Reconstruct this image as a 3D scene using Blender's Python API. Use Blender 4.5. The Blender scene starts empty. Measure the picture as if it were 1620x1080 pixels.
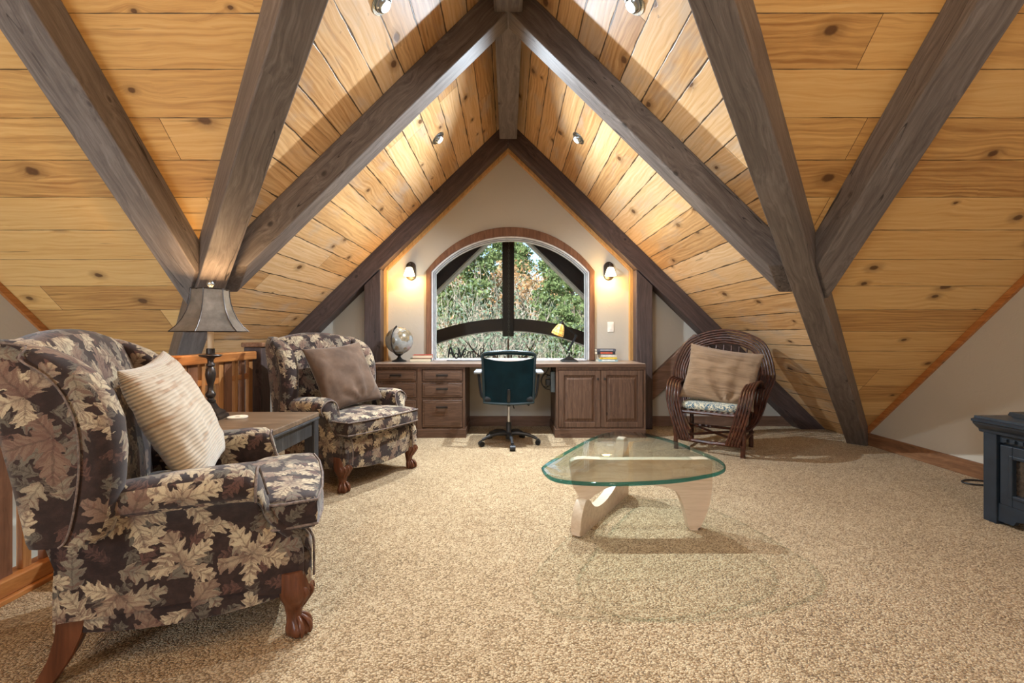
import bpy, bmesh, math, random
from mathutils import Vector, Matrix, noise as mnoise
random.seed(7)
PI = math.pi
SC = bpy.context.scene
COL = SC.collection

# ------------------------------------------------------------------ camera model
CAM_H, FPX, VPX, VPY = 1.05, 718.0, 804.0, 530.0
def at(u, v, y):
    """photo position -> world point at depth y"""
    return Vector(((u - VPX) * y / FPX, y, CAM_H - (v - VPY) * y / FPX))

# ------------------------------------------------------------------ node helper
class V:
    def __init__(s, nt, sock): s.nt, s.k = nt, sock
    def _m(s, op, *a):
        n = s.nt.nodes.new('ShaderNodeMath'); n.operation = op
        for i, x in enumerate((s,) + a): s.nt_link(n.inputs[i], x)
        return V(s.nt, n.outputs[0])
    def nt_link(s, inp, x):
        if isinstance(x, V): s.nt.links.new(x.k, inp)
        else: inp.default_value = x
    def __add__(s, o): return s._m('ADD', o)
    __radd__ = __add__
    def __sub__(s, o): return s._m('SUBTRACT', o)
    def __rsub__(s, o): return (s * -1.0) + o
    def __mul__(s, o): return s._m('MULTIPLY', o)
    __rmul__ = __mul__
    def __truediv__(s, o): return s._m('DIVIDE', o)
    def __pow__(s, o): return s._m('POWER', o)
    def floor(s): return s._m('FLOOR')
    def frac(s): return s._m('FRACT')
    def abs(s): return s._m('ABSOLUTE')
    def sin(s): return s._m('SINE')
    def cos(s): return s._m('COSINE')
    def sqrt(s): return s._m('SQRT')
    def max(s, o): return s._m('MAXIMUM', o)
    def min(s, o): return s._m('MINIMUM', o)
    def lt(s, o): return s._m('LESS_THAN', o)
    def gt(s, o): return s._m('GREATER_THAN', o)
    def atan2(s, o): return s._m('ARCTAN2', o)
    def exp(s): return s._m('EXPONENT')
    def step(s, a, b):                      # smooth 0..1 from a to b
        n = s.nt.nodes.new('ShaderNodeMapRange'); n.interpolation_type = 'SMOOTHSTEP'
        s.nt.links.new(s.k, n.inputs['Value'])
        for nm, x in (('From Min', a), ('From Max', b)): s.nt_link(n.inputs[nm], x)
        return V(s.nt, n.outputs['Result'])

class Mat:
    def __init__(s, name):
        s.m = bpy.data.materials.new(name); s.m.use_nodes = True
        s.nt = s.m.node_tree; s.nt.nodes.clear()
        s.out = s.nt.nodes.new('ShaderNodeOutputMaterial')
        s._tc = None
    def n(s, t, **kw):
        x = s.nt.nodes.new(t)
        for k, v in kw.items(): setattr(x, k, v)
        return x
    def put(s, inp, x):
        if isinstance(x, V): s.nt.links.new(x.k, inp)
        elif isinstance(x, bpy.types.NodeSocket): s.nt.links.new(x, inp)
        elif isinstance(x, (tuple, list)) and len(x) == 3 and inp.type == 'RGBA': inp.default_value = (*x, 1)
        else: inp.default_value = x
    def coord(s, kind='Object'):
        if s._tc is None: s._tc = s.n('ShaderNodeTexCoord')
        return V(s.nt, s._tc.outputs[kind])
    def sep(s, v):
        n = s.n('ShaderNodeSeparateXYZ'); s.put(n.inputs[0], v)
        return [V(s.nt, n.outputs[i]) for i in range(3)]
    def comb(s, x=0.0, y=0.0, z=0.0):
        n = s.n('ShaderNodeCombineXYZ')
        for i, q in enumerate((x, y, z)): s.put(n.inputs[i], q)
        return V(s.nt, n.outputs[0])
    def noise(s, vec, scale=5.0, detail=3.0, rough=.5, dist=0.0):
        n = s.n('ShaderNodeTexNoise'); s.put(n.inputs['Vector'], vec)
        n.inputs['Scale'].default_value = scale; n.inputs['Detail'].default_value = detail
        n.inputs['Roughness'].default_value = rough; n.inputs['Distortion'].default_value = dist
        return V(s.nt, n.outputs['Fac'])
    def white(s, vec):
        n = s.n('ShaderNodeTexWhiteNoise', noise_dimensions='3D'); s.put(n.inputs['Vector'], vec)
        return V(s.nt, n.outputs['Value']), V(s.nt, n.outputs['Color'])
    def voro(s, vec, scale=1.0, rnd=1.0, dim='2D', feature='F1'):
        n = s.n('ShaderNodeTexVoronoi', voronoi_dimensions=dim, feature=feature); s.put(n.inputs['Vector'], vec)
        n.inputs['Scale'].default_value = scale; n.inputs['Randomness'].default_value = rnd
        return n
    def mix(s, f, a, b, blend='MIX'):
        n = s.n('ShaderNodeMix', data_type='RGBA', blend_type=blend)
        s.put(n.inputs[0], f); s.put(n.inputs[6], a); s.put(n.inputs[7], b)
        return V(s.nt, n.outputs[2])
    def ramp(s, f, stops):
        n = s.n('ShaderNodeValToRGB'); s.put(n.inputs[0], f)
        e = n.color_ramp.elements
        while len(e) < len(stops): e.new(.5)
        for i, (p, c) in enumerate(stops): e[i].position = p; e[i].color = (*c, 1)
        return V(s.nt, n.outputs[0])
    def bump(s, h, strength=.3, dist=.01):
        n = s.n('ShaderNodeBump'); s.put(n.inputs['Height'], h)
        n.inputs['Strength'].default_value = strength; n.inputs['Distance'].default_value = dist
        return n.outputs[0]
    def bsdf(s, color=(.5,.5,.5), rough=.6, metal=0.0, normal=None, **kw):
        p = s.n('ShaderNodeBsdfPrincipled')
        s.put(p.inputs['Base Color'], color); s.put(p.inputs['Roughness'], rough); s.put(p.inputs['Metallic'], metal)
        if normal is not None: s.put(p.inputs['Normal'], normal)
        for k, v in kw.items(): s.put(p.inputs[k], v)
        s.nt.links.new(p.outputs[0], s.out.inputs[0])
        s.p = p
        return s.m

def simple(name, color, rough=.6, metal=0.0, var=.12, scale=14.0, bump=0.0, **kw):
    m = Mat(name); c = m.coord()
    n = m.noise(c, scale, 4)
    a = tuple(x * (1 - var) for x in color); b = tuple(min(1, x * (1 + var)) for x in color)
    col = m.ramp(n, [(.3, a), (.7, b)])
    nm = m.bump(m.noise(c, scale * 6, 3), bump, .004) if bump else None
    return m.bsdf(col, rough, metal, nm, **kw)

# ------------------------------------------------------------------ mesh helpers
def BM(): return bmesh.new()
def boxuv(bm):
    uv = bm.loops.layers.uv.verify()
    for f in bm.faces:
        n = f.normal; a = max(range(3), key=lambda i: abs(n[i]))
        i, j = ((1, 2), (0, 2), (0, 1))[a]
        for l in f.loops: l[uv].uv = (l.vert.co[i], l.vert.co[j])
def obj(name, bm, mat=None, parent=None, smooth=False, uv=False, ang=40):
    bmesh.ops.recalc_face_normals(bm, faces=bm.faces)
    bm.normal_update()
    if uv: boxuv(bm)
    me = bpy.data.meshes.new(name); bm.to_mesh(me); bm.free()
    if smooth:
        for p in me.polygons: p.use_smooth = True
        try: me.set_sharp_from_angle(angle=math.radians(ang))
        except Exception: pass
    o = bpy.data.objects.new(name, me); COL.objects.link(o)
    if mat: me.materials.append(mat)
    if parent: o.parent = parent
    return o
def tag(o, label, cat, group=None, kind=None):
    o['label'] = label
    if cat: o['category'] = cat
    if group: o['group'] = group
    if kind: o['kind'] = kind
    return o
def struct(o, label=None, cat=None):
    o['kind'] = 'structure'
    if label: o['label'] = label
    if cat: o['category'] = cat
    return o
def thing(name, label, cat, loc=(0, 0, 0), rz=0.0, group=None, rot=None):
    o = bpy.data.objects.new(name, None); COL.objects.link(o); o.empty_display_size = .1
    o.location = loc; o.rotation_euler = rot if rot else (0, 0, rz)
    return tag(o, label, cat, group)
def copy_tree(o, parent=None):
    c = o.copy(); COL.objects.link(c)
    if parent: c.parent = parent
    for ch in list(o.children): copy_tree(ch, c)
    return c
def box(bm, x0, x1, y0, y1, z0, z1, bev=0.0, seg=2, mtx=None):
    ret = bmesh.ops.create_cube(bm, size=1.0)
    vs = ret['verts']
    for v in vs:
        v.co = Vector((x0 + (v.co.x + .5) * (x1 - x0), y0 + (v.co.y + .5) * (y1 - y0), z0 + (v.co.z + .5) * (z1 - z0)))
    if bev:
        es = list({e for v in vs for e in v.link_edges})
        r = bmesh.ops.bevel(bm, geom=es, offset=bev, segments=seg, affect='EDGES', profile=.5)
        vs = list({v for f in r['faces'] for v in f.verts} | {v for v in vs if v.is_valid})
    if mtx is not None:
        for v in vs: v.co = mtx @ v.co
    return vs
def loft(bm, rings, caps=True, closed=True):
    R = [[bm.verts.new(p) for p in r] for r in rings]
    n = len(R[0])
    for a, b in zip(R, R[1:]):
        for j in range(n if closed else n - 1):
            k = (j + 1) % n
            try: bm.faces.new((a[j], a[k], b[k], b[j]))
            except ValueError: pass
    if caps and closed:
        for r in (R[0], R[-1]):
            try: bm.faces.new(r)
            except ValueError: pass
    return R
def tube(bm, pts, rad, seg=8, caps=True, sq=None):
    pts = [Vector(p) for p in pts]
    n = len(pts)
    rads = [rad] * n if isinstance(rad, (int, float)) else list(rad)
    rings = []; up = None
    for i, p in enumerate(pts):
        d = (pts[min(i + 1, n - 1)] - pts[max(i - 1, 0)]).normalized()
        if up is None:
            up = Vector((0, 0, 1)) if abs(d.z) < .9 else Vector((0, 1, 0))
        s = d.cross(up)
        if s.length < 1e-5: s = d.cross(Vector((1, .3, 0)))
        s.normalize(); up = s.cross(d).normalized()
        ring = []
        for k in range(seg):
            t = 2 * PI * k / seg
            a, b = math.cos(t), math.sin(t)
            if sq: a *= sq[0]; b *= sq[1]
            ring.append(p + (s * a + up * b) * rads[i])
        rings.append(ring)
    loft(bm, rings, caps)
def lathe(bm, prof, seg=24, c=(0, 0, 0), caps=True):
    rings = []
    for r, z in prof:
        r = max(r, 1e-4)
        rings.append([Vector((c[0] + r * math.cos(2 * PI * k / seg), c[1] + r * math.sin(2 * PI * k / seg), c[2] + z)) for k in range(seg)])
    loft(bm, rings, caps)
def smoothpts(pts, n=8, closed=False):
    """Catmull-Rom"""
    P = [Vector(p) for p in pts]; out = []; m = len(P)
    for i in range(m if closed else m - 1):
        if closed: a, b, c, d = P[(i - 1) % m], P[i], P[(i + 1) % m], P[(i + 2) % m]
        else: a, b, c, d = P[max(i - 1, 0)], P[i], P[i + 1], P[min(i + 2, m - 1)]
        for k in range(n):
            t = k / n
            out.append(.5 * ((2 * b) + (c - a) * t + (2 * a - 5 * b + 4 * c - d) * t * t + (3 * b - a - 3 * c + d) * t ** 3))
    if not closed: out.append(P[-1])
    return out
def prism(bm, poly, fn0, fn1, bev=0.0):
    """poly: 2D points; fn0/fn1 map (a,b) to the two faces"""
    A = [bm.verts.new(fn0(*p)) for p in poly]; B = [bm.verts.new(fn1(*p)) for p in poly]
    n = len(poly)
    f0 = bm.faces.new(A); f1 = bm.faces.new(list(reversed(B)))
    for i in range(n): bm.faces.new((A[i], A[(i + 1) % n], B[(i + 1) % n], B[i]))
    if bev:
        es = list(f0.edges) + list(f1.edges)
        bmesh.ops.bevel(bm, geom=es, offset=bev, segments=3, affect='EDGES', profile=.5)
def plate(bm, outer, holes, fn0, fn1):
    """flat plate with holes, two faces joined by rims"""
    loops = [outer] + holes
    faces = []
    sides = []
    for fn in (fn0, fn1):
        es = []; ring = []
        for lp in loops:
            vs = [bm.verts.new(fn(*p)) for p in lp]; ring.append(vs)
            es += [bm.edges.new((vs[i], vs[(i + 1) % len(vs)])) for i in range(len(vs))]
        bmesh.ops.triangle_fill(bm, use_beauty=True, use_dissolve=False, edges=es)
        sides.append(ring)
    for a, b in zip(*sides):
        n = len(a)
        for i in range(n): bm.faces.new((a[i], a[(i + 1) % n], b[(i + 1) % n], b[i]))
def clip(bm, co, no):
    """drop what lies on the side the normal points to, and close the cut"""
    r = bmesh.ops.bisect_plane(bm, geom=bm.verts[:] + bm.edges[:] + bm.faces[:], plane_co=co, plane_no=no, clear_outer=True)
    es = [e for e in r['geom_cut'] if isinstance(e, bmesh.types.BMEdge)]
    if es:
        try: bmesh.ops.contextual_create(bm, geom=es)
        except Exception: pass
def uvsphere(bm, c, r, seg=20, rings=12, sc=(1, 1, 1)):
    ret = bmesh.ops.create_uvsphere(bm, u_segments=seg, v_segments=rings, radius=r)
    for v in ret['verts']: v.co = Vector((v.co.x * sc[0] + c[0], v.co.y * sc[1] + c[1], v.co.z * sc[2] + c[2]))
    return ret['verts']
def frame_from(fwd, up=(0, 0, 1)):
    """rotation whose x axis is fwd and z axis near up"""
    x = Vector(fwd).normalized(); z = Vector(up); z = (z - x * z.dot(x)).normalized(); y = z.cross(x)
    return Matrix((x, y, z)).transposed()
def beam(name, p0, p1, width, depth, mat, normal=(0, 0, 1), clips=(), bev=.006):
    """timber whose TOP centre line runs p0->p1; local x is its length"""
    p0, p1 = Vector(p0), Vector(p1)
    R = frame_from(p1 - p0, normal).to_4x4(); M = Matrix.Translation((p0 + p1) / 2) @ R; L = (p1 - p0).length
    bm = BM(); box(bm, -L / 2, L / 2, -width / 2, width / 2, -depth, 0)
    Mi = M.inverted()
    for co, no in clips:
        clip(bm, Mi @ Vector(co), Mi.to_3x3() @ Vector(no))
    if bev:
        bmesh.ops.recalc_face_normals(bm, faces=bm.faces)
        bmesh.ops.bevel(bm, geom=bm.edges[:], offset=bev, segments=2, affect='EDGES', profile=.5)
    o = obj(name, bm, mat); o.matrix_world = M
    return struct(o)
def subsurf(o, lv=1):
    m = o.modifiers.new('smooth', 'SUBSURF'); m.levels = lv; m.render_levels = lv
    return o
# ------------------------------------------------------------------ materials
def plank_mat(name, w, dark, mid, light, L=3.2, rough=.42, seed=0.0, knots=.5, weather=.0, groove=.0022, crack=.004):
    m = Mat(name); u, v, _ = m.sep(m.coord('UV'))
    wob = (m.noise(m.comb(u * .7, v * 2.0, seed), 3.0, 2) - .5) * .004
    t = (v + wob) / w + seed; row = t.floor(); rv = t.frac()
    r1, rc = m.white(m.comb(row, 3.7 + seed, 0.0))
    uu = u + r1 * 9.0; bd = (uu / L).floor(); ru = (uu / L).frac()
    r2, rcol = m.white(m.comb(row, bd, 1.3 + seed))
    ra, rb, rd = m.sep(rcol)
    # knots
    kp = m.comb(uu / .42 + ra * 7.0, v / .17 + rb * 5.0, 0.0)
    vo = m.voro(kp, 1.0, .95); kx, ky, _ = m.sep(V(m.nt, vo.outputs['Position']))
    px, py, _ = m.sep(kp); kc = m.sep(V(m.nt, vo.outputs['Color']))
    dx = (px - kx) * .42; dy = (py - ky) * .17
    wv = m.noise(m.comb(u * 30.0, v * 30.0, seed), 1.0, 3) - .5
    d = (dx * dx * .45 + dy * dy).sqrt() + wv * .014
    on = kc[0].gt(1.0 - knots); kr = kc[1] * .022 + .009
    kn = on * (1.0 - d.step(kr * .55, kr)) ; ring = on * ((d * -30.0).exp())
    # grain
    gv = v + ring * .05 + (m.noise(m.comb(u * 1.1, v * 4.0, ra * 20.0), 1.6, 3) - .5) * .09
    g1 = m.noise(m.comb(u * .9 + ra * 30.0, gv * 26.0, rb * 20.0), 2.2, 6, .62)
    g2 = m.noise(m.comb(u * 5.0, gv * 170.0, rb * 9.0), 1.0, 3, .6)
    rings = ((gv * 210.0 + ra * 40.0) .sin() * .5 + .5) * m.noise(m.comb(u * .8, v * 7.0, rb * 8.0), 1.5, 2)
    g = g1 * .62 + g2 * .16 + rings * .13 + (r2 - .5) * .26 + .06
    col = m.ramp(g, [(.26, dark), (.5, mid), (.78, light)])
    # dark streaks and checks along the grain
    sk = m.noise(m.comb(u * 1.6 + ra * 50.0, v * 34.0 + rb * 20.0, 2.0), 1.2, 3, .55).step(.675, .74)
    col = m.mix(sk * .55, col, tuple(x * .32 for x in dark))
    if weather:
        wz = m.noise(m.comb(u * 1.3, v * 3.2, ra * 9.0), 1.7, 4, .6).step(.5, .72)
        col = m.mix(wz * weather, col, (.40, .36, .31))
        ck = m.noise(m.comb(u * 9.0, v * 13.0 + ra * 10.0, 4.0), 1.3, 5, .7).step(.66, .72)
        col = m.mix(ck * .55, col, (.10, .07, .05))
    halo = on * (1.0 - d.step(kr * .8, kr * 2.6))
    col = m.mix(halo * .45, col, tuple(x * .5 for x in dark))
    col = m.mix(kn * .85, col, (.085, .032, .011))
    # joints
    ed = rv.min(1.0 - rv) * w
    gn = m.noise(m.comb(u * 2.4, row * 3.0, 0.0), 2.0, 3)
    gw = gn.step(.3, .75) * crack + groove * .3
    gr = 1.0 - ed.step(gw * .5, gw)
    ee = ru.min(1.0 - ru) * L
    je = 1.0 - ee.step(.0008, .0022)
    gap = gr.max(je)
    col = m.mix(gap * .9, col, (.028, .014, .006))
    h = g * .3 - gap * 1.6 - kn * .3
    return m.bsdf(col, rough, 0.0, m.bump(h, .35, .006), **{'Specular IOR Level': .4})

def timber_mat(name, dark, mid, light, rough=.5, knots=.45, axis=0, sc=1.0, bump=.35, checks=.8):
    m = Mat(name); c = m.sep(m.coord('Object'))
    x = c[axis]; y, z = [c[i] for i in range(3) if i != axis]
    oi = m.n('ShaderNodeObjectInfo'); rnd = V(m.nt, oi.outputs['Random'])
    x = x * sc + rnd * 37.0; y = y * sc; z = z * sc
    kp = m.comb(x / .45, y / .13, z / .13)
    vo = m.voro(kp, 1.0, .9, '3D'); kx, ky, kz = m.sep(V(m.nt, vo.outputs['Position'])); kc = m.sep(V(m.nt, vo.outputs['Color']))
    px, py, pz = m.sep(kp)
    dx = (px - kx) * .45; dy = (py - ky) * .13; dz = (pz - kz) * .13
    d = (dx * dx * .5 + dy * dy + dz * dz).sqrt()
    on = kc[0].gt(1.0 - knots)
    kr = kc[1] * .012 + .014
    kn = on * (1.0 - d.step(kr * .5, kr)); ring = on * ((d * -22.0).exp())
    warp = (m.noise(m.comb(x * 1.2, y * 3.0, z * 3.0), 1.5, 3) - .5) * .12 + ring * .06
    g1 = m.noise(m.comb(x * 1.0, (y + warp) * 26.0, (z + warp) * 26.0), 1.6, 6, .62)
    g2 = m.noise(m.comb(x * 6.0, (y + warp) * 150.0, (z + warp) * 150.0), 1.0, 3, .6)
    g = g1 * .8 + g2 * .25
    col = m.ramp(g, [(.3, dark), (.53, mid), (.75, light)])
    col = m.mix(kn * .75, col, tuple(q * .35 for q in dark))
    ck = m.noise(m.comb(x * .55, (y + warp * .25) * 11.0, (z + warp * .25) * 11.0), 1.3, 1.5, .5)
    ck = 1.0 - (ck - .5).abs().step(.002, .006)
    ckm = ck * m.noise(m.comb(x * .5, y * 3.0, z * 3.0), 1.4, 2).step(.5, .6) * checks
    col = m.mix(ckm, col, (.012, .009, .008))
    h = g * .5 - ckm * 2.0 - kn * .3
    return m.bsdf(col, rough, 0.0, m.bump(h, bump, .004), **{'Specular IOR Level': .4})

def leaf_fabric(name, ground, dim, mauve, cream):
    m = Mat(name); u0, v0, _ = m.sep(m.coord('UV'))
    def wobble(sc, am, z): return (m.noise(m.comb(u0, v0, z), sc, 3, .6) - .5) * am
    u = u0 + wobble(48.0, .020, 0.0); v = v0 + wobble(48.0, .020, 5.0)
    dk = tuple(x * 1.5 for x in ground)
    def single(cell, seed, asp):
        P = m.comb(u / cell + seed, v / cell + seed * 1.7, 0.0)
        vo = m.voro(P, 1.0, .85); ps = m.sep(V(m.nt, vo.outputs['Position'])); cc = m.sep(V(m.nt, vo.outputs['Color'])); p = m.sep(P)
        dx, dy = p[0] - ps[0], p[1] - ps[1]; a = cc[0] * 6.283
        ca, sa = a.cos(), a.sin()
        x = (dx * ca + dy * sa) / .64; ys = (dy * ca - dx * sa) / .64; y = ys.abs()
        q = x - y * .8
        w = ((1.0 - x * x).max(0.0) ** .6) * (((q * 12.0 + cc[1] * 6.0).sin()) * .16 + .42) * asp * 1.9
        mask = (w - y).step(0.0, .04)
        stripe = m.noise(m.comb(q * 9.0, x * 1.1, cc[1] * 20.0), 1.0, 3, .7).step(.40, .56)
        rib = 1.0 - y.step(.012, .05)
        return mask, stripe, rib, cc, x, y
    def star(cell, seed, k):
        P = m.comb(u / cell + seed, v / cell - seed * .7, 0.0)
        vo = m.voro(P, 1.0, .75); ps = m.sep(V(m.nt, vo.outputs['Position'])); cc = m.sep(V(m.nt, vo.outputs['Color'])); p = m.sep(P)
        dx, dy = p[0] - ps[0], p[1] - ps[1]
        r = (dx * dx + dy * dy).sqrt(); th = dy.atan2(dx) + cc[0] * 6.283 + 10.0
        sec = 6.283 / k
        tn = th / sec; idx = tn.floor(); tf = (tn.frac() - .5) * sec
        lr, _ = m.white(m.comb(idx, cc[0] * 13.0, seed))
        ln = lr * .26 + .44
        x = r * tf.cos() / ln; y = (r * tf.sin() / ln).abs()
        q = x - y * .9
        xc = (x - .52) / .48
        w = ((1.0 - xc * xc).max(0.0) ** .6) * (((q * 24.0).sin()) * .075 + .235)
        mask = (w - y).step(0.0, .03)
        stripe = m.noise(m.comb(q * 13.0, x * 1.2 + idx * 3.7, cc[1] * 20.0), 1.0, 3, .7).step(.40, .56)
        rib = 1.0 - y.step(.008, .035)
        stem = (1.0 - (y * ln).step(.006, .018)) * (1.0 - x.step(.5, .6))
        return mask.max(stem), stripe, rib, cc, lr, x, y
    tex = m.noise(m.comb(u0, v0, 2.0), 430.0, 2)
    streak = m.noise(m.comb(u0, v0, 8.0), 30.0, 4, .65)
    patch = m.noise(m.comb(u0, v0, 14.0), 7.0, 3, .6)
    base = m.mix(streak.step(.38, .7), ground, tuple(x * 1.9 for x in ground))
    def shade(stripe, rib, y, body, alt, k):
        c = m.mix((1.0 - stripe) * k, body, alt)
        c = m.mix(rib * .4, c, dk)
        return m.mix(streak.step(.56, .68) * .45, c, alt)
    m1, s1, r1, c1, x1, y1 = single(.070, 3.3, .5)
    lc = shade(s1, r1, y1, m.mix(c1[2].step(.35, .6), dim, mauve), dk, .8)
    col = m.mix(m1 * c1[1].gt(.25) * .85, base, lc)
    m2, s2, r2, c2, x2, y2 = single(.098, 11.9, .52)
    body = m.mix((c2[2] * .6 + patch * .8).step(.45, .9), cream, dim)
    lc = shade(s2, r2, y2, body, mauve, .75)
    col = m.mix(m2 * c2[1].gt(.30), col, lc)
    m3, s3, r3, c3, l3, x3, y3 = star(.20, 6.1, 5.0)
    body = m.mix((l3 * .7 + patch * .5).step(.68, .85) * .8, cream, mauve)
    body = m.mix((1.0 - x3.step(.10, .40)) * .5, body, mauve)
    lc = shade(s3, r3, y3, body, mauve, .7)
    col = m.mix(m3 * l3.gt(.22), col, lc)
    col = m.mix(tex.step(.3, .75) * .25, col, tuple(x * .5 for x in ground))
    h = tex * .6 + m3 * .25 + m2 * .2
    return m.bsdf(col, .85, 0.0, m.bump(h, .3, .002), **{'Sheen Weight': .2, 'Specular IOR Level': .25})

def carpet_mat():
    m = Mat('carpet'); c = m.coord('Object'); x, y, z = m.sep(c)
    wp = m.noise(c, 60.0, 2) - .5
    cc = m.comb(x + wp * .010, y + wp * .010, 0.0)
    vo = m.voro(cc, 150.0, 1.0); d = V(m.nt, vo.outputs['Distance']); col0 = m.sep(V(m.nt, vo.outputs['Color']))
    big = m.noise(c, 2.2, 4, .6); mid = m.noise(c, 22.0, 3)
    f = col0[0] * .38 + mid * .25 + big * .22 + (1.0 - d) * .25
    col = m.ramp(f, [(.25, (.105, .058, .022)), (.5, (.375, .245, .122)), (.75, (.63, .475, .285))])
    col = m.mix(d.step(.35, .8) * .55, col, (.12, .07, .03))
    h = (1.0 - d) * .8 + m.noise(c, 260.0, 2) * .5 + mid * .5
    return m.bsdf(col, .95, 0.0, m.bump(h, .9, .009), **{'Specular IOR Level': .1, 'Sheen Weight': .15})

def drywall_mat(name, col):
    m = Mat(name); c = m.coord('Object')
    n = m.noise(c, 9.0, 5, .6, .6).step(.5, .62)
    h = n * .6 + m.noise(c, 60.0, 3) * .3
    cl = m.ramp(m.noise(c, 1.5, 3), [(.3, tuple(x * .96 for x in col)), (.7, tuple(min(1, x * 1.03) for x in col))])
    return m.bsdf(cl, .8, 0.0, m.bump(h, .22, .004), **{'Specular IOR Level': .25})

def clear_glass(name, tint=(.95, .98, .97), ior=1.5, rough=0.0):
    m = Mat(name)
    t = m.n('ShaderNodeBsdfTransparent'); t.inputs[0].default_value = (*tint, 1)
    g = m.n('ShaderNodeBsdfGlossy'); g.inputs['Roughness'].default_value = rough
    lw = m.n('ShaderNodeLayerWeight'); fc = V(m.nt, lw.outputs['Facing']); r0 = ((ior - 1) / (ior + 1)) ** 2
    f = (fc ** 5.0) * (1 - r0) + r0
    # smudges keep it procedural
    s = m.noise(m.coord(), 3.0, 2) * .02
    m.put(g.inputs['Roughness'], s)
    mx = m.n('ShaderNodeMixShader'); m.put(mx.inputs[0], f)
    m.nt.links.new(t.outputs[0], mx.inputs[1]); m.nt.links.new(g.outputs[0], mx.inputs[2])
    m.nt.links.new(mx.outputs[0], m.out.inputs[0])
    return m.m

def emit(name, col, strength, var=.1):
    m = Mat(name); n = m.noise(m.coord(), 12.0, 3)
    c = m.ramp(n, [(.3, tuple(x * (1 - var) for x in col)), (.7, col)])
    e = m.n('ShaderNodeEmission'); m.put(e.inputs[0], c); e.inputs[1].default_value = strength
    m.nt.links.new(e.outputs[0], m.out.inputs[0])
    return m.m

M = {}
M['plank_main'] = plank_mat('pine_ceiling_boards', .22, (.36, .165, .048), (.62, .345, .112), (.74, .48, .20), seed=0.37, knots=.24)
M['plank_dorm'] = plank_mat('weathered_pine_boards', .195, (.37, .175, .055), (.63, .375, .165), (.80, .58, .36), L=6.5, seed=2.71, knots=.25, weather=.45, crack=.011, groove=.003)
M['timber'] = timber_mat('stained_timber', (.070, .055, .048), (.145, .117, .102), (.23, .195, .175))
M['timber_dark'] = timber_mat('dark_stained_timber', (.035, .024, .024), (.075, .05, .045), (.12, .085, .075))
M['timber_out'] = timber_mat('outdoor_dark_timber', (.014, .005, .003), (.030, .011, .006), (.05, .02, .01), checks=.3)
M['fir_x'] = timber_mat('fir_trim', (.20, .075, .022), (.36, .15, .045), (.5, .24, .085), axis=0, knots=.25, checks=.3)
M['fir_z'] = timber_mat('fir_upright', (.20, .075, .022), (.36, .15, .045), (.5, .24, .085), axis=2, knots=.25, checks=.3)
M['fir_y'] = timber_mat('fir_rail', (.22, .07, .02), (.40, .15, .04), (.55, .24, .075), axis=1, knots=.2, checks=.2, rough=.35)
M['fir_gold'] = timber_mat('golden_fir_trim', (.34, .17, .05), (.52, .29, .10), (.62, .38, .16), axis=2, knots=.2, checks=.1)
M['slat'] = timber_mat('rail_slat_wood', (.11, .045, .022), (.20, .085, .042), (.3, .14, .07), axis=2, knots=.1, checks=.1, rough=.4)
M['base_y'] = timber_mat('baseboard_wood', (.10, .045, .02), (.20, .09, .04), (.30, .15, .07), axis=1, knots=.3, checks=.3)
M['base_x'] = timber_mat('baseboard_alder', (.10, .055, .035), (.18, .10, .065), (.27, .16, .11), axis=0, knots=.3, checks=.3)
M['alder_x'] = timber_mat('knotty_alder_drawer', (.045, .021, .012), (.098, .050, .029), (.165, .092, .056), axis=0, knots=.3, checks=.2, sc=1.3)
M['alder_z'] = timber_mat('knotty_alder', (.045, .021, .012), (.098, .050, .029), (.165, .092, .056), axis=2, knots=.3, checks=.2, sc=1.3)
M['casing'] = timber_mat('window_casing_wood', (.085, .036, .018), (.185, .085, .045), (.28, .145, .085), axis=2, knots=.3, checks=.2)
M['table_wood'] = timber_mat('walnut_table_top', (.075, .045, .026), (.15, .098, .06), (.25, .17, .11), axis=0, knots=.1, checks=.3, rough=.32)
M['table_dark'] = timber_mat('worn_dark_table_wood', (.02, .02, .02), (.045, .043, .043), (.10, .10, .10), axis=2, knots=.1, checks=.3, rough=.35)
M['maple'] = timber_mat('pale_maple', (.48, .345, .23), (.62, .475, .34), (.70, .56, .42), axis=0, knots=0.0, checks=0.0, rough=.4, bump=.08)
M['leg_wood'] = timber_mat('carved_mahogany', (.055, .018, .008), (.115, .038, .016), (.18, .068, .03), axis=2, knots=0.0, checks=.1, rough=.33)
M['carpet'] = carpet_mat()
M['wall'] = drywall_mat('cream_plaster', (.48, .43, .35))
M['wall_back'] = drywall_mat('niche_plaster', (.50, .47, .41))
M['wall_white'] = drywall_mat('white_stair_plaster', (.80, .82, .84))
M['fabric_near'] = leaf_fabric('leaf_tapestry', (.022, .0115, .009), (.15, .13, .095), (.13, .063, .046), (.50, .405, .26))
M['fabric_pipe'] = simple('piping_cloth', (.16, .12, .10), .9, var=.5, scale=90)
M['white_frame'] = simple('white_window_vinyl', (.74, .76, .78), .35)
M['glass'] = clear_glass('window_glass', ior=1.25)
M['glass_top'] = clear_glass('table_glass', (.92, .97, .955), 1.6)
M['black'] = simple('black_plastic', (.014, .015, .017), .42)
M['iron'] = simple('black_iron', (.016, .016, .017), .38, .6)
M['bronze'] = simple('aged_bronze', (.05, .04, .035), .35, .7, var=.4)
M['steel'] = simple('brushed_steel', (.55, .56, .57), .28, 1.0)
M['nickel'] = simple('nickel_trim', (.42, .47, .50), .25, 1.0)
M['white'] = simple('white_plastic', (.82, .81, .77), .4)
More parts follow.
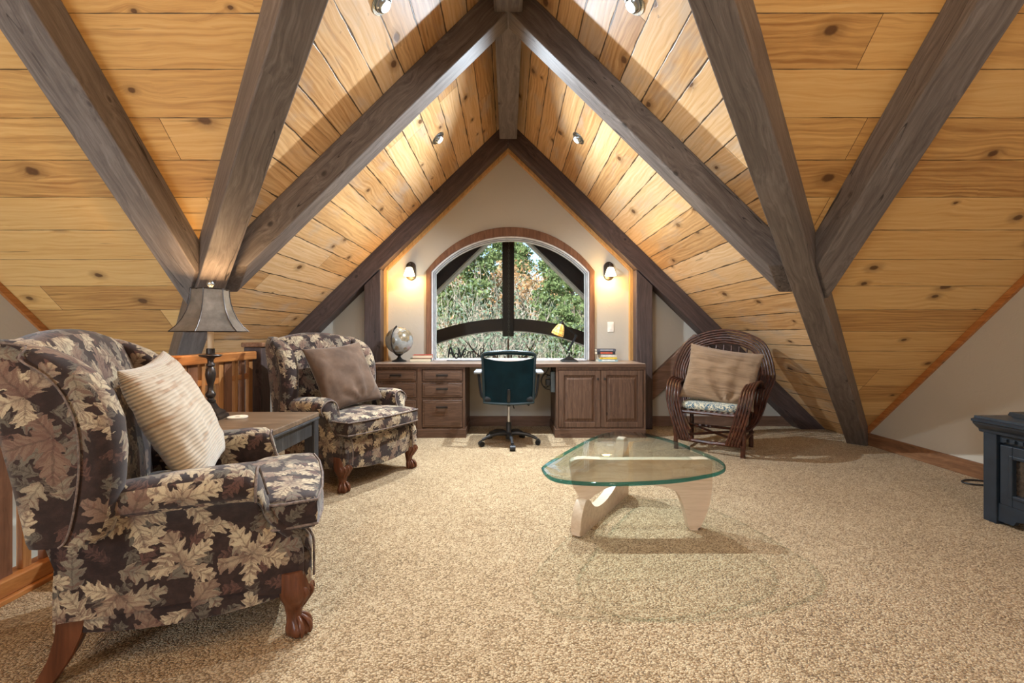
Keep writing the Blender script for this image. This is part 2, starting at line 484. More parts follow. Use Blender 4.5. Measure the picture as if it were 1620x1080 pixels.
# ------------------------------------------------------------------ room shell (metres; camera at the origin looking along +Y)
T = .975
CM, CD = 4.40, 3.45            # main roof: Z = CM - T*Y ; dormer: Z = CD - T*|X|
WX = 3.45; YB = -3.2; YR = -1.2; YW = 5.25
def zm(y): return CM - T * y if y >= YR else CM - T * YR - T * (YR - y)
SL = math.sqrt(1 + T * T)

bm = BM(); box(bm, -2.09, 3.62, YB - .1, 3.98, -.12, 0); box(bm, -3.6, 3.62, 3.98, 5.45, -.12, 0)
struct(obj('floor', bm, M['carpet']), 'tan cut pile carpet covering the loft floor', 'carpet floor')

def roof_slab(name, poly, zf, mat, uvf):
    bm = BM(); prism(bm, poly, lambda x, y: Vector((x, y, zf(x, y))), lambda x, y: Vector((x, y, zf(x, y) + .14)))
    uv = bm.loops.layers.uv.verify()
    for f in bm.faces:
        for l in f.loops: l[uv].uv = uvf(l.vert.co)
    return struct(obj(name, bm, mat))
YV0 = (CM - CD) / T            # valley: Y = |X| + YV0
for s, nm in ((1, 'right'), (-1, 'left')):
    ylo = WX + YV0
    poly = [(0, YR), (s * (WX + .12), YR), (s * (WX + .12), ylo + .12), (0, YV0)]
    o = roof_slab('ceiling_main_' + nm, poly, lambda x, y: CM - T * y, M['plank_main'], lambda c: (c.x + 3 * s, c.y * SL))
    o['label'] = 'golden knotty pine boards of the main roof slope, %s side' % nm; o['category'] = 'ceiling'
    poly = [(0, YV0), (s * 3.62, 3.62 + YV0), (s * 3.62, 5.4), (0, 5.4)]
    o = roof_slab('ceiling_dormer_' + nm, poly, lambda x, y: CD - T * abs(x), M['plank_dorm'], lambda c: (c.y + 5 * s, abs(c.x) * SL + (0 if s > 0 else .07)))
    o['label'] = 'weathered pale pine boards of the dormer slope, %s side' % nm; o['category'] = 'ceiling'
roof_slab('ceiling_behind', [(-3.6, YR), (3.6, YR), (3.6, YB - .1), (-3.6, YB - .1)], lambda x, y: zm(y), M['plank_main'], lambda c: (c.x, c.y * SL))

# side gable walls
prof = [(YB, 0), (4.5, 0), (4.5, .012), (YR, zm(YR)), (YB, zm(YB))]
bm = BM(); prism(bm, prof, lambda y, z: Vector((WX, y, z)), lambda y, z: Vector((WX + .12, y, z)))
struct(obj('wall_right', bm, M['wall']), 'cream textured plaster side wall under the right roof slope', 'wall')
prof = [(YB, -2.75), (4.5, -2.75), (4.5, .012), (YR, zm(YR)), (YB, zm(YB))]
bm = BM(); prism(bm, prof, lambda y, z: Vector((-WX, y, z)), lambda y, z: Vector((-WX - .12, y, z)))
struct(obj('wall_left', bm, M['wall']), 'cream textured plaster side wall beyond the stair opening', 'wall')
# stairwell below the railing
bm = BM(); box(bm, -WX, -2.09, 3.98, 4.1, -2.75, -.12)
struct(obj('wall_stairwell_far', bm, M['wall_white']), 'pale plaster wall at the far end of the stairwell', 'wall')
bm = BM(); box(bm, -2.09, -1.99, YB, 3.98, -2.75, -.12)
struct(obj('wall_stairwell_side', bm, M['wall_white']), 'pale plaster wall under the loft edge', 'wall')
bm = BM(); box(bm, -WX - .1, -1.99, YB, 4.1, -2.85, -2.75)
struct(obj('floor_lower', bm, M['wall_white']), 'pale floor at the bottom of the stairwell', 'floor')

# back wall behind the viewer, with two openings added for fill light
bw = [(-3.5, -2.75), (3.5, -2.75), (3.5, zm(YB)), (-3.5, zm(YB))]
bm = BM(); plate(bm, bw, [[(a, .5), (a + .95, .5), (a + .95, 2.75), (a, 2.75)] for a in (-3.3, 2.35)], lambda x, z: Vector((x, YB, z)), lambda x, z: Vector((x, YB - .14, z)))
struct(obj('wall_back', bm, M['wall']), 'cream plaster wall behind the viewer with two added window openings', 'wall')
for n_, a in ((2, -3.3), (3, 2.35)):  # unseen window frames, added around the fill lights
    bm = BM()
    for q in (a, a + .44, a + .88): box(bm, q, q + .07, YB - .11, YB - .03, .5, 2.75)
    for b in (.5, 2.68): box(bm, a, a + .95, YB - .11, YB - .03, b, b + .07)
    struct(obj('window_%d' % n_, bm, M['white_frame']), 'added white window frame around a fill light in the unseen back wall', 'window')

# dormer gable wall with the arched window
GX0, GX1, GZ0, GSP, GTOP = -.85, .90, .77, 1.765, 2.155
def arch(x0, x1, z0, zs, zt, n=28):
    hw = (x1 - x0) / 2; cx = (x0 + x1) / 2; h = zt - zs; R = (hw * hw + h * h) / (2 * h); zc = zt - R
    a0 = math.asin(hw / R)
    pts = [(x0, z0), (x1, z0)]
    for k in range(n + 1):
        a = a0 - 2 * a0 * k / n
        pts.append((cx + R * math.sin(a), zc + R * math.cos(a)))
    return pts
hole = arch(GX0 - .05, GX1 + .05, GZ0 - .03, GSP + .02, GTOP + .045)
bm = BM(); plate(bm, [(-3.6, -.1), (3.6, -.1), (3.6, 0), (0, CD + .05), (-3.6, 0)], [hole], lambda x, z: Vector((x, YW, z)), lambda x, z: Vector((x, YW + .16, z)))
struct(obj('wall_far', bm, M['wall_back']), 'cream plaster gable wall around the arched window', 'wall')

def band(bm, outer, inner, y0, y1):
    n = len(outer)
    rings = []
    for o_, i_ in zip(outer, inner):
        rings.append([Vector((o_[0], y0, o_[1])), Vector((i_[0], y0, i_[1])), Vector((i_[0], y1, i_[1])), Vector((o_[0], y1, o_[1]))])
    loft(bm, rings, caps=True)
def openarch(x0, x1, z0, zs, zt, n=28):
    p = arch(x0, x1, z0, zs, zt, n); return [p[1]] + p[2:] + [p[0]]
win = thing('window_1', 'arched window with wood casing and white frame looking on woods', 'window', (0, 0, 0)); win['kind'] = 'structure'
bm = BM()
oa = openarch(-.945, .995, .76, 1.79, 2.30); ia = openarch(GX0 - .035, GX1 + .035, .76, GSP + .015, GTOP + .035)
def soften(p, it=3):          # round the shoulder of the casing
    p = list(p)
    for _ in range(it):
        q = p[:]
        for i in range(2, len(p) - 2): q[i] = tuple((p[i - 1][k] + 2 * p[i][k] + p[i + 1][k]) / 4 for k in (0, 1))
        p = q
    return p
band(bm, soften(oa), ia, YW - .028, YW)
bmesh.ops.bevel(bm, geom=[e for e in bm.edges if all(v.co.y < YW - .02 for v in e.verts)], offset=.007, segments=2, affect='EDGES')
obj('casing', bm, M['casing'], win, True)
bm = BM()
for (d, t, y0, y1) in ((.035, .016, YW - .012, YW + .10), (.019, .012, YW + .012, YW + .09), (.007, .016, YW + .03, YW + .08)):
    o_ = openarch(GX0 - d, GX1 + d, GZ0 - d * .8, GSP + d * .4, GTOP + d); i_ = openarch(GX0 - d + t, GX1 + d - t, GZ0 - d * .8, GSP + (d - t) * .4, GTOP + d - t)
    band(bm, o_, i_, y0, y1)
    box(bm, GX0 - d, GX1 + d, y0, y1, GZ0 - d * .8, GZ0 - d * .8 + t)
obj('window_frame', bm, M['white_frame'], win, True)
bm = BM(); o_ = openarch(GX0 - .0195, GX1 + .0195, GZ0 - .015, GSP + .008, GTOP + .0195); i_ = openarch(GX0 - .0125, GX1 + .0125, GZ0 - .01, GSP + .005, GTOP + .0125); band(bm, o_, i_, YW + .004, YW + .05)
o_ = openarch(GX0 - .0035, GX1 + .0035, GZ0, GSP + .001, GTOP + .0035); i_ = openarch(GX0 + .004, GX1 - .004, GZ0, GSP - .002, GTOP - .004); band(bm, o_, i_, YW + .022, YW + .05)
obj('shade_line', bm, simple('grey_shade_line', (.20, .21, .22), .5), win, True)  # grey bands paint the shadow gaps between the frame steps
ga = arch(GX0, GX1, GZ0 - .01, GSP, GTOP)
bm = BM(); prism(bm, ga, lambda x, z: Vector((x, YW + .055, z)), lambda x, z: Vector((x, YW + .061, z)))
obj('pane', bm, M['glass'], win)

# ------------------------------------------------------------------ timbers
def nm(p): return p
beams = {}
RID = (0, -1, 0)
o = beam('ridge_beam', (0, .2, 3.40), (0, 4.95, 3.40), .19, .215, M['timber'])
struct(o, 'grey stained ridge beam along the top of the dormer', 'beam')
nrm = {1: Vector((T, 0, 1)).normalized(), -1: Vector((-T, 0, 1)).normalized()}
mroof = Vector((0, T, 1)).normalized()
for s, side in ((1, 'right'), (-1, 'left')):
    # free standing dormer rafter
    o = beam('dormer_rafter', (-s * .3, 3.0825, CD + .3 * T), (s * 2.4, 3.0825, CD - 2.4 * T), .165, .186, M['timber'], nrm[s],
             [((0, 0, 0), (-s, 0, 0)), ((0, 0, 4.435), (0, -T, -1))])
    struct(o, 'grey timber rafter crossing the %s dormer slope in mid room' % side, 'beam')
    # gable rafter
    o = beam('gable_rafter', (-s * .3, 5.155, CD + .3 * T), (s * 3.9, 5.155, CD - 3.9 * T), .19, .186, M['timber_dark'], nrm[s],
             [((0, 0, 0), (-s, 0, 0)), ((0, 0, -.01), (0, 0, -1))])
    struct(o, 'dark timber rafter against the gable wall, %s of the arched window' % side, 'beam')
    # main rafter
    xc = 1.982 if s > 0 else -2.02
    o = beam('main_rafter', (xc, -1.1, CM + 1.1 * T), (xc, 4.0, CM - 4.0 * T), .193, .170, M['timber'], mroof,
             [((0, 0, 3.317), (-s * T, 0, -1))])
    struct(o, 'dark timber rafter rising over the %s golden roof slope' % side, 'beam')
    # valley beam: own run, bottom plane Z = b - k*(x + y - YV0)/2
    b, k = 3.18, .945
    def pt(m_, off, dz=0.0):   # m_ = mean plan position, off = Y - X - YV0
        x = m_ - off / 2; y = m_ + YV0 + off / 2
        return Vector((s * x, y, b - k * m_ + dz))
    bm = BM(); rings = []
    for m_ in (-.1, 3.62):
        rings.append([pt(m_, -.075), pt(m_, .150), pt(m_, .150, .30), pt(m_, -.075, .30)])
    loft(bm, rings)
    clip(bm, (0, 0, -.01), (0, 0, -1)); clip(bm, (s * .0, 0, 0), (-s, 0, 0))
    # keep below both roof planes
    a0, a1 = pt(0, .0375), pt(3.6, .0375)
    R = frame_from(a1 - a0).to_4x4(); Mx = Matrix.Translation((a0 + a1) / 2) @ R; Mi = Mx.inverted()
    for v in bm.verts: v.co = Mi @ v.co
    bmesh.ops.recalc_face_normals(bm, faces=bm.faces)
    bmesh.ops.bevel(bm, geom=bm.edges[:], offset=.007, segments=2, affect='EDGES', profile=.5)
    o = obj('valley_beam', bm, M['timber']); o.matrix_world = Mx
    struct(o, 'long dark valley beam from the floor to the %s of the dormer mouth' % side, 'beam')
    # posts flanking the niche
    px = 1.52 if s > 0 else -1.515
    bm = BM(); box(bm, -.092, .092, -.095, .095, 0, 1.95, .008)
    Mi = Matrix.Translation((px, 5.155, 0))
    clip(bm, Mi.inverted() @ Vector((0, 0, 3.17)), (s * T, 0, 1))
    o = obj('gable_post', bm, timber_mat('post_timber', (.035, .024, .022), (.075, .05, .045), (.12, .085, .075), axis=2) if s > 0 else bpy.data.materials['post_timber']); o.matrix_world = Mi
    struct(o, 'dark upright timber post %s' % ('between the desk and the willow chair' if s > 0 else 'beside the globe'), 'post')
    # golden reveal strips inside post and rafter
    xi = 1.428 if s > 0 else -1.423
    bm = BM(); box(bm, min(xi, xi - s * .035), max(xi, xi - s * .035), 5.19, 5.25, .76, 1.80)
    L = [(xi, 1.80), (xi - s * .035, 1.77), (0.0 + s * .0, 3.165), (0, 3.21)]
    prism(bm, [(xi, 1.81), (xi - s * .035, 1.79), (0, 3.145), (0, 3.20)], lambda x, z: Vector((x, 5.19, z)), lambda x, z: Vector((x, 5.25, z)))
    struct(obj('trim_1' if s > 0 else 'trim_2', bm, M['fir_gold']), 'golden fir strip lining the %s side of the niche' % side, 'trim')
    # rake trim on side walls
    def W(y, z, d): return Vector((s * (WX - d), y, z))
    bm = BM(); pf = [(4.50, CM - T * 4.50 - .004), (YR, zm(YR) - .004), (YR, zm(YR) - .064), (4.43, CM - T * 4.43 - .064)]
    prism(bm, pf, lambda y, z: W(y, z, 0), lambda y, z: W(y, z, .022))
    struct(obj('trim_3' if s > 0 else 'trim_4', bm, M['fir_y']), 'reddish fir strip where the %s wall meets the roof' % side, 'trim')
# knee brace behind the willow chair (and its twin)
for s in (1, -1):
    bm = BM(); pf = [(1.615, .28), (1.615, .56), (2.14, 1.06), (2.30, .92)]
    prism(bm, [(s * a, z) for a, z in pf], lambda x, z: Vector((x, 5.17, z)), lambda x, z: Vector((x, 5.25, z)), .006)
    o = obj('knee_brace', bm, M['base_x'])
    struct(o, 'brown diagonal brace %s' % ('behind the willow chair' if s > 0 else 'behind the far armchair'), 'brace')
# baseboards
bm = BM(); box(bm, WX - .02, WX, YB, 4.40, 0, .117, .004); struct(obj('baseboard_right', bm, M['base_y']), 'brown wood baseboard along the right wall', 'baseboard')
bm = BM(); box(bm, -.46, .50, YW - .018, YW, 0, .117, .004); struct(obj('baseboard_desk', bm, M['base_x']), 'brown wood baseboard in the desk knee space', 'baseboard')
bm = BM(); box(bm, 1.63, 3.42, YW - .018, YW, 0, .117, .004); struct(obj('baseboard_far_right', bm, M['base_x']), 'brown wood baseboard behind the willow chair', 'baseboard')
bm = BM(); box(bm, -3.42, -1.63, YW - .018, YW, 0, .117, .004); struct(obj('baseboard_far_left', bm, M['base_x']), 'brown wood baseboard behind the far armchair', 'baseboard')
# ------------------------------------------------------------------ wing armchairs (local: +y is the front)
def arm_ring(y, xi, xo, zb, zt, r, out):
    """closed section of a rolled arm in the xz plane; xi inner face, xo outer panel"""
    c = (xi + r, zt - r); p = []
    for k in range(5): p.append((xi, zb + (c[1] - zb) * k / 5))
    for k in range(11):
        a = PI - (PI + 1.0) * k / 10
        p.append((c[0] + (r + (out if a < PI / 2 else out * (PI - a) / (PI / 2))) * math.cos(a), c[1] + r * math.sin(a)))
    z0 = p[-1][1]
    for k in range(1, 6):
        t = k / 5; p.append((xo, z0 - .02 + (zb - z0 + .02) * t))
    return [Vector((x, y, z)) for x, z in p]
def wing_chair():
    root = thing('wingback_armchair', '', 'armchair')
    F = M['fabric_near']; P = M['fabric_pipe']
    # upholstered base, bowed in front with a scooped lower edge
    bm = BM(); rings = []
    def rr(hw, y0, y1, n=7, bow=.03):
        pts = []
        for k in range(n): t = k / (n - 1); pts.append((-hw + 2 * hw * t, y1 + bow * (1 - (2 * t - 1) ** 2)))
        for k in range(n): t = k / (n - 1); pts.append((hw - (hw - hw * .88) * t, y1 - (y1 - y0) * t))
        for k in range(n): t = k / (n - 1); pts.append((hw * .88 - 2 * hw * .88 * t, y0))
        for k in range(n): t = k / (n - 1); pts.append((-hw * .88 - (hw - hw * .88) * t, y0 + (y1 - y0) * t))
        out = []
        for q in pts:
            if not out or (abs(q[0] - out[-1][0]) + abs(q[1] - out[-1][1])) > 1e-5: out.append(q)
        if abs(out[0][0] - out[-1][0]) + abs(out[0][1] - out[-1][1]) < 1e-5: out.pop()
        return out
    for z, hw, y1, dip in ((.165, .345, .345, 1), (.17, .355, .355, 1), (.22, .360, .362, .6), (.30, .358, .360, .2), (.345, .352, .352, 0), (.362, .335, .335, 0)):
        ring = []
        for (x, y) in rr(hw, -.315, y1):
            tx = 1 - min(1, abs(x) / .36) ** 2; ty = 1 - min(1, abs(y - .02) / .345) ** 2
            ring.append(Vector((x, y, z - dip * .042 * (tx if y > .3 else ty if abs(x) > .28 else .3))))
        rings.append(ring)
    loft(bm, rings)
    obj('base', bm, F, root, True, True, 50)
    # arms with a rolled top, flaring front post
    for s in (1, -1):
        bm = BM(); rings = []
        for y, zb, zt, r, xi, xo, out in ((-.30, .20, .585, .050, .265, .330, .012), (-.16, .20, .600, .056, .268, .342, .016), (0.0, .20, .615, .060, .270, .350, .020), (.14, .20, .619, .062, .270, .356, .022),
                                     (.195, .20, .615, .061, .271, .358, .022), (.215, .19, .600, .056, .274, .359, .018), (.228, .18, .56, .046, .276, .360, .012), (.243, .175, .50, .040, .277, .361, .008), (.270, .17, .45, .036, .278, .361, .005),
                                     (.310, .17, .405, .034, .280, .360, .003), (.352, .17, .375, .032, .282, .358, 0), (.378, .175, .345, .030, .286, .352, 0), (.388, .19, .31, .026, .295, .345, 0)):
            rings.append([Vector((s * q.x, q.y, q.z)) for q in arm_ring(y, xi, xo, zb, zt, r, out)])
        loft(bm, rings)
        a = obj('armrest', bm, F, root, True, True, 60)
        bm = BM(); pp = []
        for y, z, x in ((.214, .50, .384), (.216, .545, .406), (.216, .585, .377), (.216, .601, .331), (.216, .585, .287), (.228, .54, .274), (.246, .485, .277), (.275, .44, .279), (.315, .395, .282), (.36, .362, .285), (.388, .32, .29), (.392, .25, .29), (.392, .18, .292)):
            pp.append((s * x, y + .004, z))
        tube(bm, smoothpts(pp, 4), .0045, 6)
        obj('piping', bm, P, a, True)
    # wings: thick rolled side panels that lap the outside of the arms
    for s in (1, -1):
        bm = BM(); rings = []
        prof = [(.452, -.335, -.175, .000), (.47, -.342, -.158, .006), (.53, -.352, -.142, .012), (.62, -.368, -.130, .016), (.71, -.386, -.126, .020), (.80, -.404, -.134, .022), (.88, -.422, -.160, .022), (.94, -.436, -.200, .018), (.985, -.448, -.255, .008), (1.015, -.455, -.31, -.008), (1.032, -.452, -.355, -.026), (1.038, -.440, -.39, -.045)]
        for z, yb, yf, bul in prof:
            x0, x1 = .318, .405
            ring = []
            r = (x1 - x0) / 2 + .010
            cx, cy = (x0 + x1) / 2 + .006, yf - r * .9
            ring.append((x0 + .012, yb)); ring.append((x1 - .014, yb)); ring.append((x1 - .004, yb + .02))
            for t in (.35, .7, 1.0): ring.append((x1 + bul * t * .5, yb + .02 + (cy - .035 - yb - .02) * t))
            for k in range(9):
                a = -.2 + (PI + .4) * k / 8
                ring.append((cx + (r + bul * .6) * math.cos(a), cy + r * .95 * math.sin(a)))
            ring.append((x0 + .006, cy - .05)); ring.append((x0 + .006, (yb + cy) / 2)); 
            shrink = 1 - max(0, (z - .99) / .048) * .55
            mid = (x0 + x1) / 2 - .02 * max(0, (z - .95) / .09)
            rings.append([Vector((s * (mid + (x - (x0 + x1) / 2) * shrink), y, z)) for x, y in ring])
        loft(bm, rings)
        w = obj('wing', bm, F, root, True, True, 70)
        bm = BM()
        tube(bm, smoothpts([(s * (.409 + b * .5), yf - .092, z) for z, yb, yf, b in prof[:9]] + [(s * .398, -.34, 1.018), (s * .385, -.41, 1.03)], 3), .003, 6)
        obj('piping', bm, P, w, True)
    # back, leaning, with a crowned top
    bm = BM(); rings = []
    for z, yc, th, hw in ((.34, -.265, .10, .315), (.45, -.275, .135, .33), (.60, -.295, .15, .335), (.75, -.32, .15, .34), (.90, -.35, .14, .345), (.98, -.370, .13, .345), (1.03, -.380, .115, .34), (1.055, -.386, .085, .32), (1.068, -.39, .045, .29), (1.072, -.394, .014, .26)):
        ring = []; n = 9
        for k in range(n):
            t = 2 * k / (n - 1) - 1
            ring.append(Vector((hw * t, yc + th / 2 * (1 - .25 * abs(t) ** 3), z - max(0, z - .9) * .20 * abs(t) ** 2.5)))
        for k in range(n):
            t = 1 - 2 * k / (n - 1)
            ring.append(Vector((hw * t, yc - th / 2 * (1 - .15 * abs(t) ** 3), z - max(0, z - .9) * .20 * abs(t) ** 2.5)))
        rings.append(ring)
    loft(bm, rings)
    obj('backrest', bm, F, root, True, True, 70)
    # T shaped loose seat cushion
    bm = BM()
    out = [(-.262, -.24), (.262, -.24), (.264, .20), (.272, .236), (.34, .25), (.345, .30), (.335, .405), (.2, .425), (0, .432), (-.2, .425), (-.335, .405), (-.345, .30), (-.34, .25), (-.272, .236), (-.264, .20)]
    fine = []
    for i in range(len(out)):
        a, b = Vector((*out[i], 0)), Vector((*out[(i + 1) % len(out)], 0))
        for k in range(4): fine.append(a.lerp(b, k / 4))
    rings = []
    ctr = Vector((0, .09, 0))
    for z, sc in ((.366, .55), (.362, .93), (.368, .975), (.385, 1.0), (.42, 1.008), (.458, 1.0), (.474, .975), (.482, .93), (.496, .7), (.505, .35)):
        rings.append([Vector((ctr.x + (p.x - ctr.x) * sc, ctr.y + (p.y - ctr.y) * sc, z)) for p in fine])
    loft(bm, rings)
    c = obj('seat_cushion', bm, F, root, True, True, 60)
    bm = BM()
    for z in (.382, .467): tube(bm, [(p.x * 1.004, .09 + (p.y - .09) * 1.004, z) for p in fine] + [(fine[0].x, fine[0].y, z)], .0048, 6, False)
    obj('piping', bm, P, c, True)
    # front cabriole legs with claw feet
    for s in (1, -1):
        bm = BM(); rings = []
        for z, r, dx, dy in ((.235, .052, 0, 0), (.185, .054, .004, .006), (.165, .056, .006, .010), (.14, .050, .008, .013), (.115, .038, .005, .010), (.09, .029, .002, .006), (.07, .025, .001, .006), (.055, .027, .003, .010), (.042, .034, .006, .016), (.026, .040, .008, .020), (.010, .037, .008, .020), (0.0, .028, .008, .020)):
            ring = []
            for k in range(20):
                t = 2 * PI * k / 20
                q = r * (1 + (.10 * math.cos(5 * t + .6) if z < .06 else 0) + (.06 * abs(math.cos(2 * t)) if z > .12 else 0))
                ring.append(Vector((s * (.318 + dx) + q * math.cos(t), .325 + dy + q * math.sin(t), z)))
            rings.append(ring)
        loft(bm, rings)
        # carved acanthus lobes on the knee
        for k in range(5):
            a = PI / 2 + (k - 2) * .5
            tube(bm, smoothpts([(s * .324 + .050 * math.cos(a), .335 + .050 * math.sin(a), .178), (s * .324 + .056 * math.cos(a + .15), .335 + .056 * math.sin(a + .15), .155), (s * .322 + .044 * math.cos(a), .335 + .044 * math.sin(a), .128), (s * .32 + .030 * math.cos(a - .1), .333 + .030 * math.sin(a - .1), .098)], 4), [.004, .006, .008, .009, .010, .010, .009, .009, .008, .007, .006, .004, .003], 6)
        # claw toes
        for k in range(4):
            a = PI / 2 + (k - 1.5) * .85
            tube(bm, smoothpts([(s * .322 + .018 * math.cos(a), .338 + .018 * math.sin(a), .066), (s * .325 + .036 * math.cos(a), .344 + .036 * math.sin(a), .046), (s * .326 + .043 * math.cos(a), .345 + .043 * math.sin(a), .024), (s * .326 + .040 * math.cos(a), .345 + .040 * math.sin(a), .006)], 3), [.005, .007, .008, .0085, .009, .0085, .008, .007, .006, .005][:10], 6)
        obj('leg', bm, M['leg_wood'], root, True, False, 60)
    for s in (1, -1):
        bm = BM(); rings = []
        for z, y, w in ((.21, -.27, .036), (.15, -.278, .034), (.09, -.298, .030), (.04, -.325, .027), (0.0, -.35, .025)):
            rings.append([Vector((s * .285 + a * w, y + b * w, z)) for a, b in ((-1, -1), (1, -1), (1, 1), (-1, 1))])
        loft(bm, rings); bmesh.ops.recalc_face_normals(bm, faces=bm.faces)
        bmesh.ops.bevel(bm, geom=[e for e in bm.edges], offset=.004, segments=2, affect='EDGES')
        obj('leg', bm, M['leg_wood'], root, True)
    return root
chair = wing_chair()
chair.location = (-1.187, 1.757, 0); chair.rotation_euler.z = math.radians(24 - 90)
tag(chair, 'leaf patterned wing armchair holding the cream ribbed cushion, left of the end table', 'armchair', 'matching wing armchairs')
far = copy_tree(chair)
far.location = (-1.235, 3.493, 0); far.rotation_euler.z = math.radians(-30.6 - 90)
tag(far, 'leaf patterned wing armchair holding the brown velvet cushion, beside the desk drawers', 'armchair', 'matching wing armchairs')

# ------------------------------------------------------------------ cushions
def pillow(name, w, h, t, mat, seed, wr=.012, fold=0.0, n=36, pin=.085):
    bm = BM(); top = {}; 
    def put(a, b, sgn):
        bow = 1 - pin
        x = w / 2 * a * (1 - pin * (1 - b * b) * abs(a)); y = h / 2 * b * (1 - pin * (1 - a * a) * abs(b))
        th = t / 2 * (max(0, (1 - a * a)) * max(0, (1 - b * b))) ** .42
        q = Vector((a * 2.2 + seed, b * 2.2, sgn * .6))
        e = (1 - a * a) * (1 - b * b)
        nz = mnoise.noise(q) * wr * 1.6 * e + mnoise.noise(q * 2.7) * wr * .8 * min(1, e * 3)
        # pulled folds that fan from one corner
        if fold:
            ang = math.atan2(b + 1.05, a - .25); rad = math.hypot(b + 1.05, a - .25)
            nz += fold * math.sin(ang * 9 + mnoise.noise(q) * 1.5) * math.exp(-rad * 1.2) * min(1, e * 2.2)
        return Vector((x, y, sgn * (th + nz * (1 if th > 1e-4 else 0))))
    uvl = bm.loops.layers.uv.verify()
    for sgn in (1, -1):
        g = [[None] * (n + 1) for _ in range(n + 1)]
        for i in range(n + 1):
            for j in range(n + 1):
                edge = i in (0, n) or j in (0, n)
                if edge and sgn < 0: g[i][j] = top[(i, j)]; continue
                a = math.sin((2 * i / n - 1) * PI / 2); b = math.sin((2 * j / n - 1) * PI / 2)
                v = bm.verts.new(put(a, b, sgn)); g[i][j] = v
                if edge: top[(i, j)] = v
        for i in range(n):
            for j in range(n):
                f = bm.faces.new((g[i][j], g[i + 1][j], g[i + 1][j + 1], g[i][j + 1]))
                for l, (p, q) in zip(f.loops, ((i, j), (i + 1, j), (i + 1, j + 1), (i, j + 1))): l[uvl].uv = (p / n * w, q / n * h)
    return obj(name, bm, mat, None, True, False, 75)
def orient(o, c, right, up):
    r = Vector(right).normalized(); u = Vector(up); u = (u - r * u.dot(r)).normalized(); n = r.cross(u)
    o.matrix_world = Matrix.Translation(Vector(c)) @ Matrix((r, u, n)).transposed().to_4x4()
    return o
def ribbed_cloth():
    m = Mat('ribbed_chenille'); u, v, _ = m.sep(m.coord('UV'))
    wob = (m.noise(m.comb(u * 3.0, v * 3.0, 0.0), 2.0, 3) - .5) * .03
    s = ((v + wob * .3) * 100.0 * 6.283)
    rib = s.sin() * .5 + .5
    row = ((v + wob * .3) * 100.0).floor()
    br = m.noise(m.comb(u * 5.0, row * .73, 3.0), 1.6, 3, .6)
    t = br.step(.52, .68)
    big = m.noise(m.comb(u * .8, v * 6.0, 1.0), 2.0, 2).step(.42, .6)
    col = m.mix(t * (big * .7 + .25), (.52, .42, .30), (.30, .16, .07))
    col = m.mix((1.0 - rib) * .35, col, (.30, .21, .13))
    return m.bsdf(col, .75, 0.0, m.bump(rib + br * .5, .6, .004), **{'Sheen Weight': .5, 'Specular IOR Level': .3})
def velvet(name, a, b):
    m = Mat(name); c = m.coord('UV')
    f = m.noise(c, 9.0, 4, .6); g = m.noise(c, 260.0, 2)
    return m.bsdf(m.ramp(f, [(.3, a), (.72, b)]), .8, 0.0, m.bump(g + f, .25, .003), **{'Sheen Weight': .6, 'Sheen Roughness': .35, 'Specular IOR Level': .2})
def linen():
    m = Mat('crinkled_linen'); u, v, _ = m.sep(m.coord('UV'))
    wk = m.noise(m.comb(u * 2.0, v * 16.0, 0.0), 2.2, 4, .65, .4)
    wv = (u * 2600.0).sin() * (v * 2600.0).sin()
    col = m.ramp(wk, [(.25, (.14, .078, .038)), (.5, (.26, .16, .085)), (.75, (.33, .215, .125))])
    fold = 1.0 - (((v + (wk - .5) * .03) * 9.0).frac() - .5).abs().step(.0, .05)
    col = m.mix(fold * .4, col, (.15, .085, .04))
    return m.bsdf(col, .85, 0.0, m.bump(wk * 1.2 + wv * .15 - fold * .5, .7, .006), **{'Sheen Weight': .2})
o = pillow('throw_pillow', .47, .50, .17, ribbed_cloth(), 1.3, .010, .0)
orient(o, (-1.262, 1.742, .735), (.36, -.86, -.10), (-.36, -.18, .86))
tag(o, 'cream and tan ribbed throw cushion in the near left armchair', 'cushion')
o = pillow('throw_pillow', .53, .52, .17, velvet('brown_velvet', (.07, .040, .024), (.145, .086, .054)), 5.1, .010, .016)
orient(o, (-1.262, 3.50, .74), (-.509 * -1, .861, .09), (-.42, .16, .88))
tag(o, 'plain brown velvet throw cushion in the far armchair', 'cushion')

# ------------------------------------------------------------------ end table between the armchairs
t = thing('end_table', 'dark wood end table with worn edges between the two leaf patterned armchairs', 'table', (-1.56, 2.605, 0))
bm = BM(); box(bm, -.35, .35, -.30, .30, .530, .560, .005); obj('tabletop', bm, M['table_wood'], t)
bm = BM(); box(bm, -.353, .353, -.303, .303, .514, .530, .004); obj('edge_moulding', bm, M['table_dark'], t)
bm = BM()
for a in (-1, 1):
    box(bm, -.29, .29, a * .272 - .011, a * .272 + .011, .42, .514, .002); box(bm, a * .322 - .011, a * .322 + .011, -.24, .24, .42, .514, .002)
obj('apron', bm, M['table_dark'], t)
for a in (-1, 1):
    for b in (-1, 1):
        bm = BM(); box(bm, a * .316 - .032, a * .316 + .032, b * .266 - .032, b * .266 + .032, 0, .514, .004); obj('leg', bm, M['table_dark'], t)
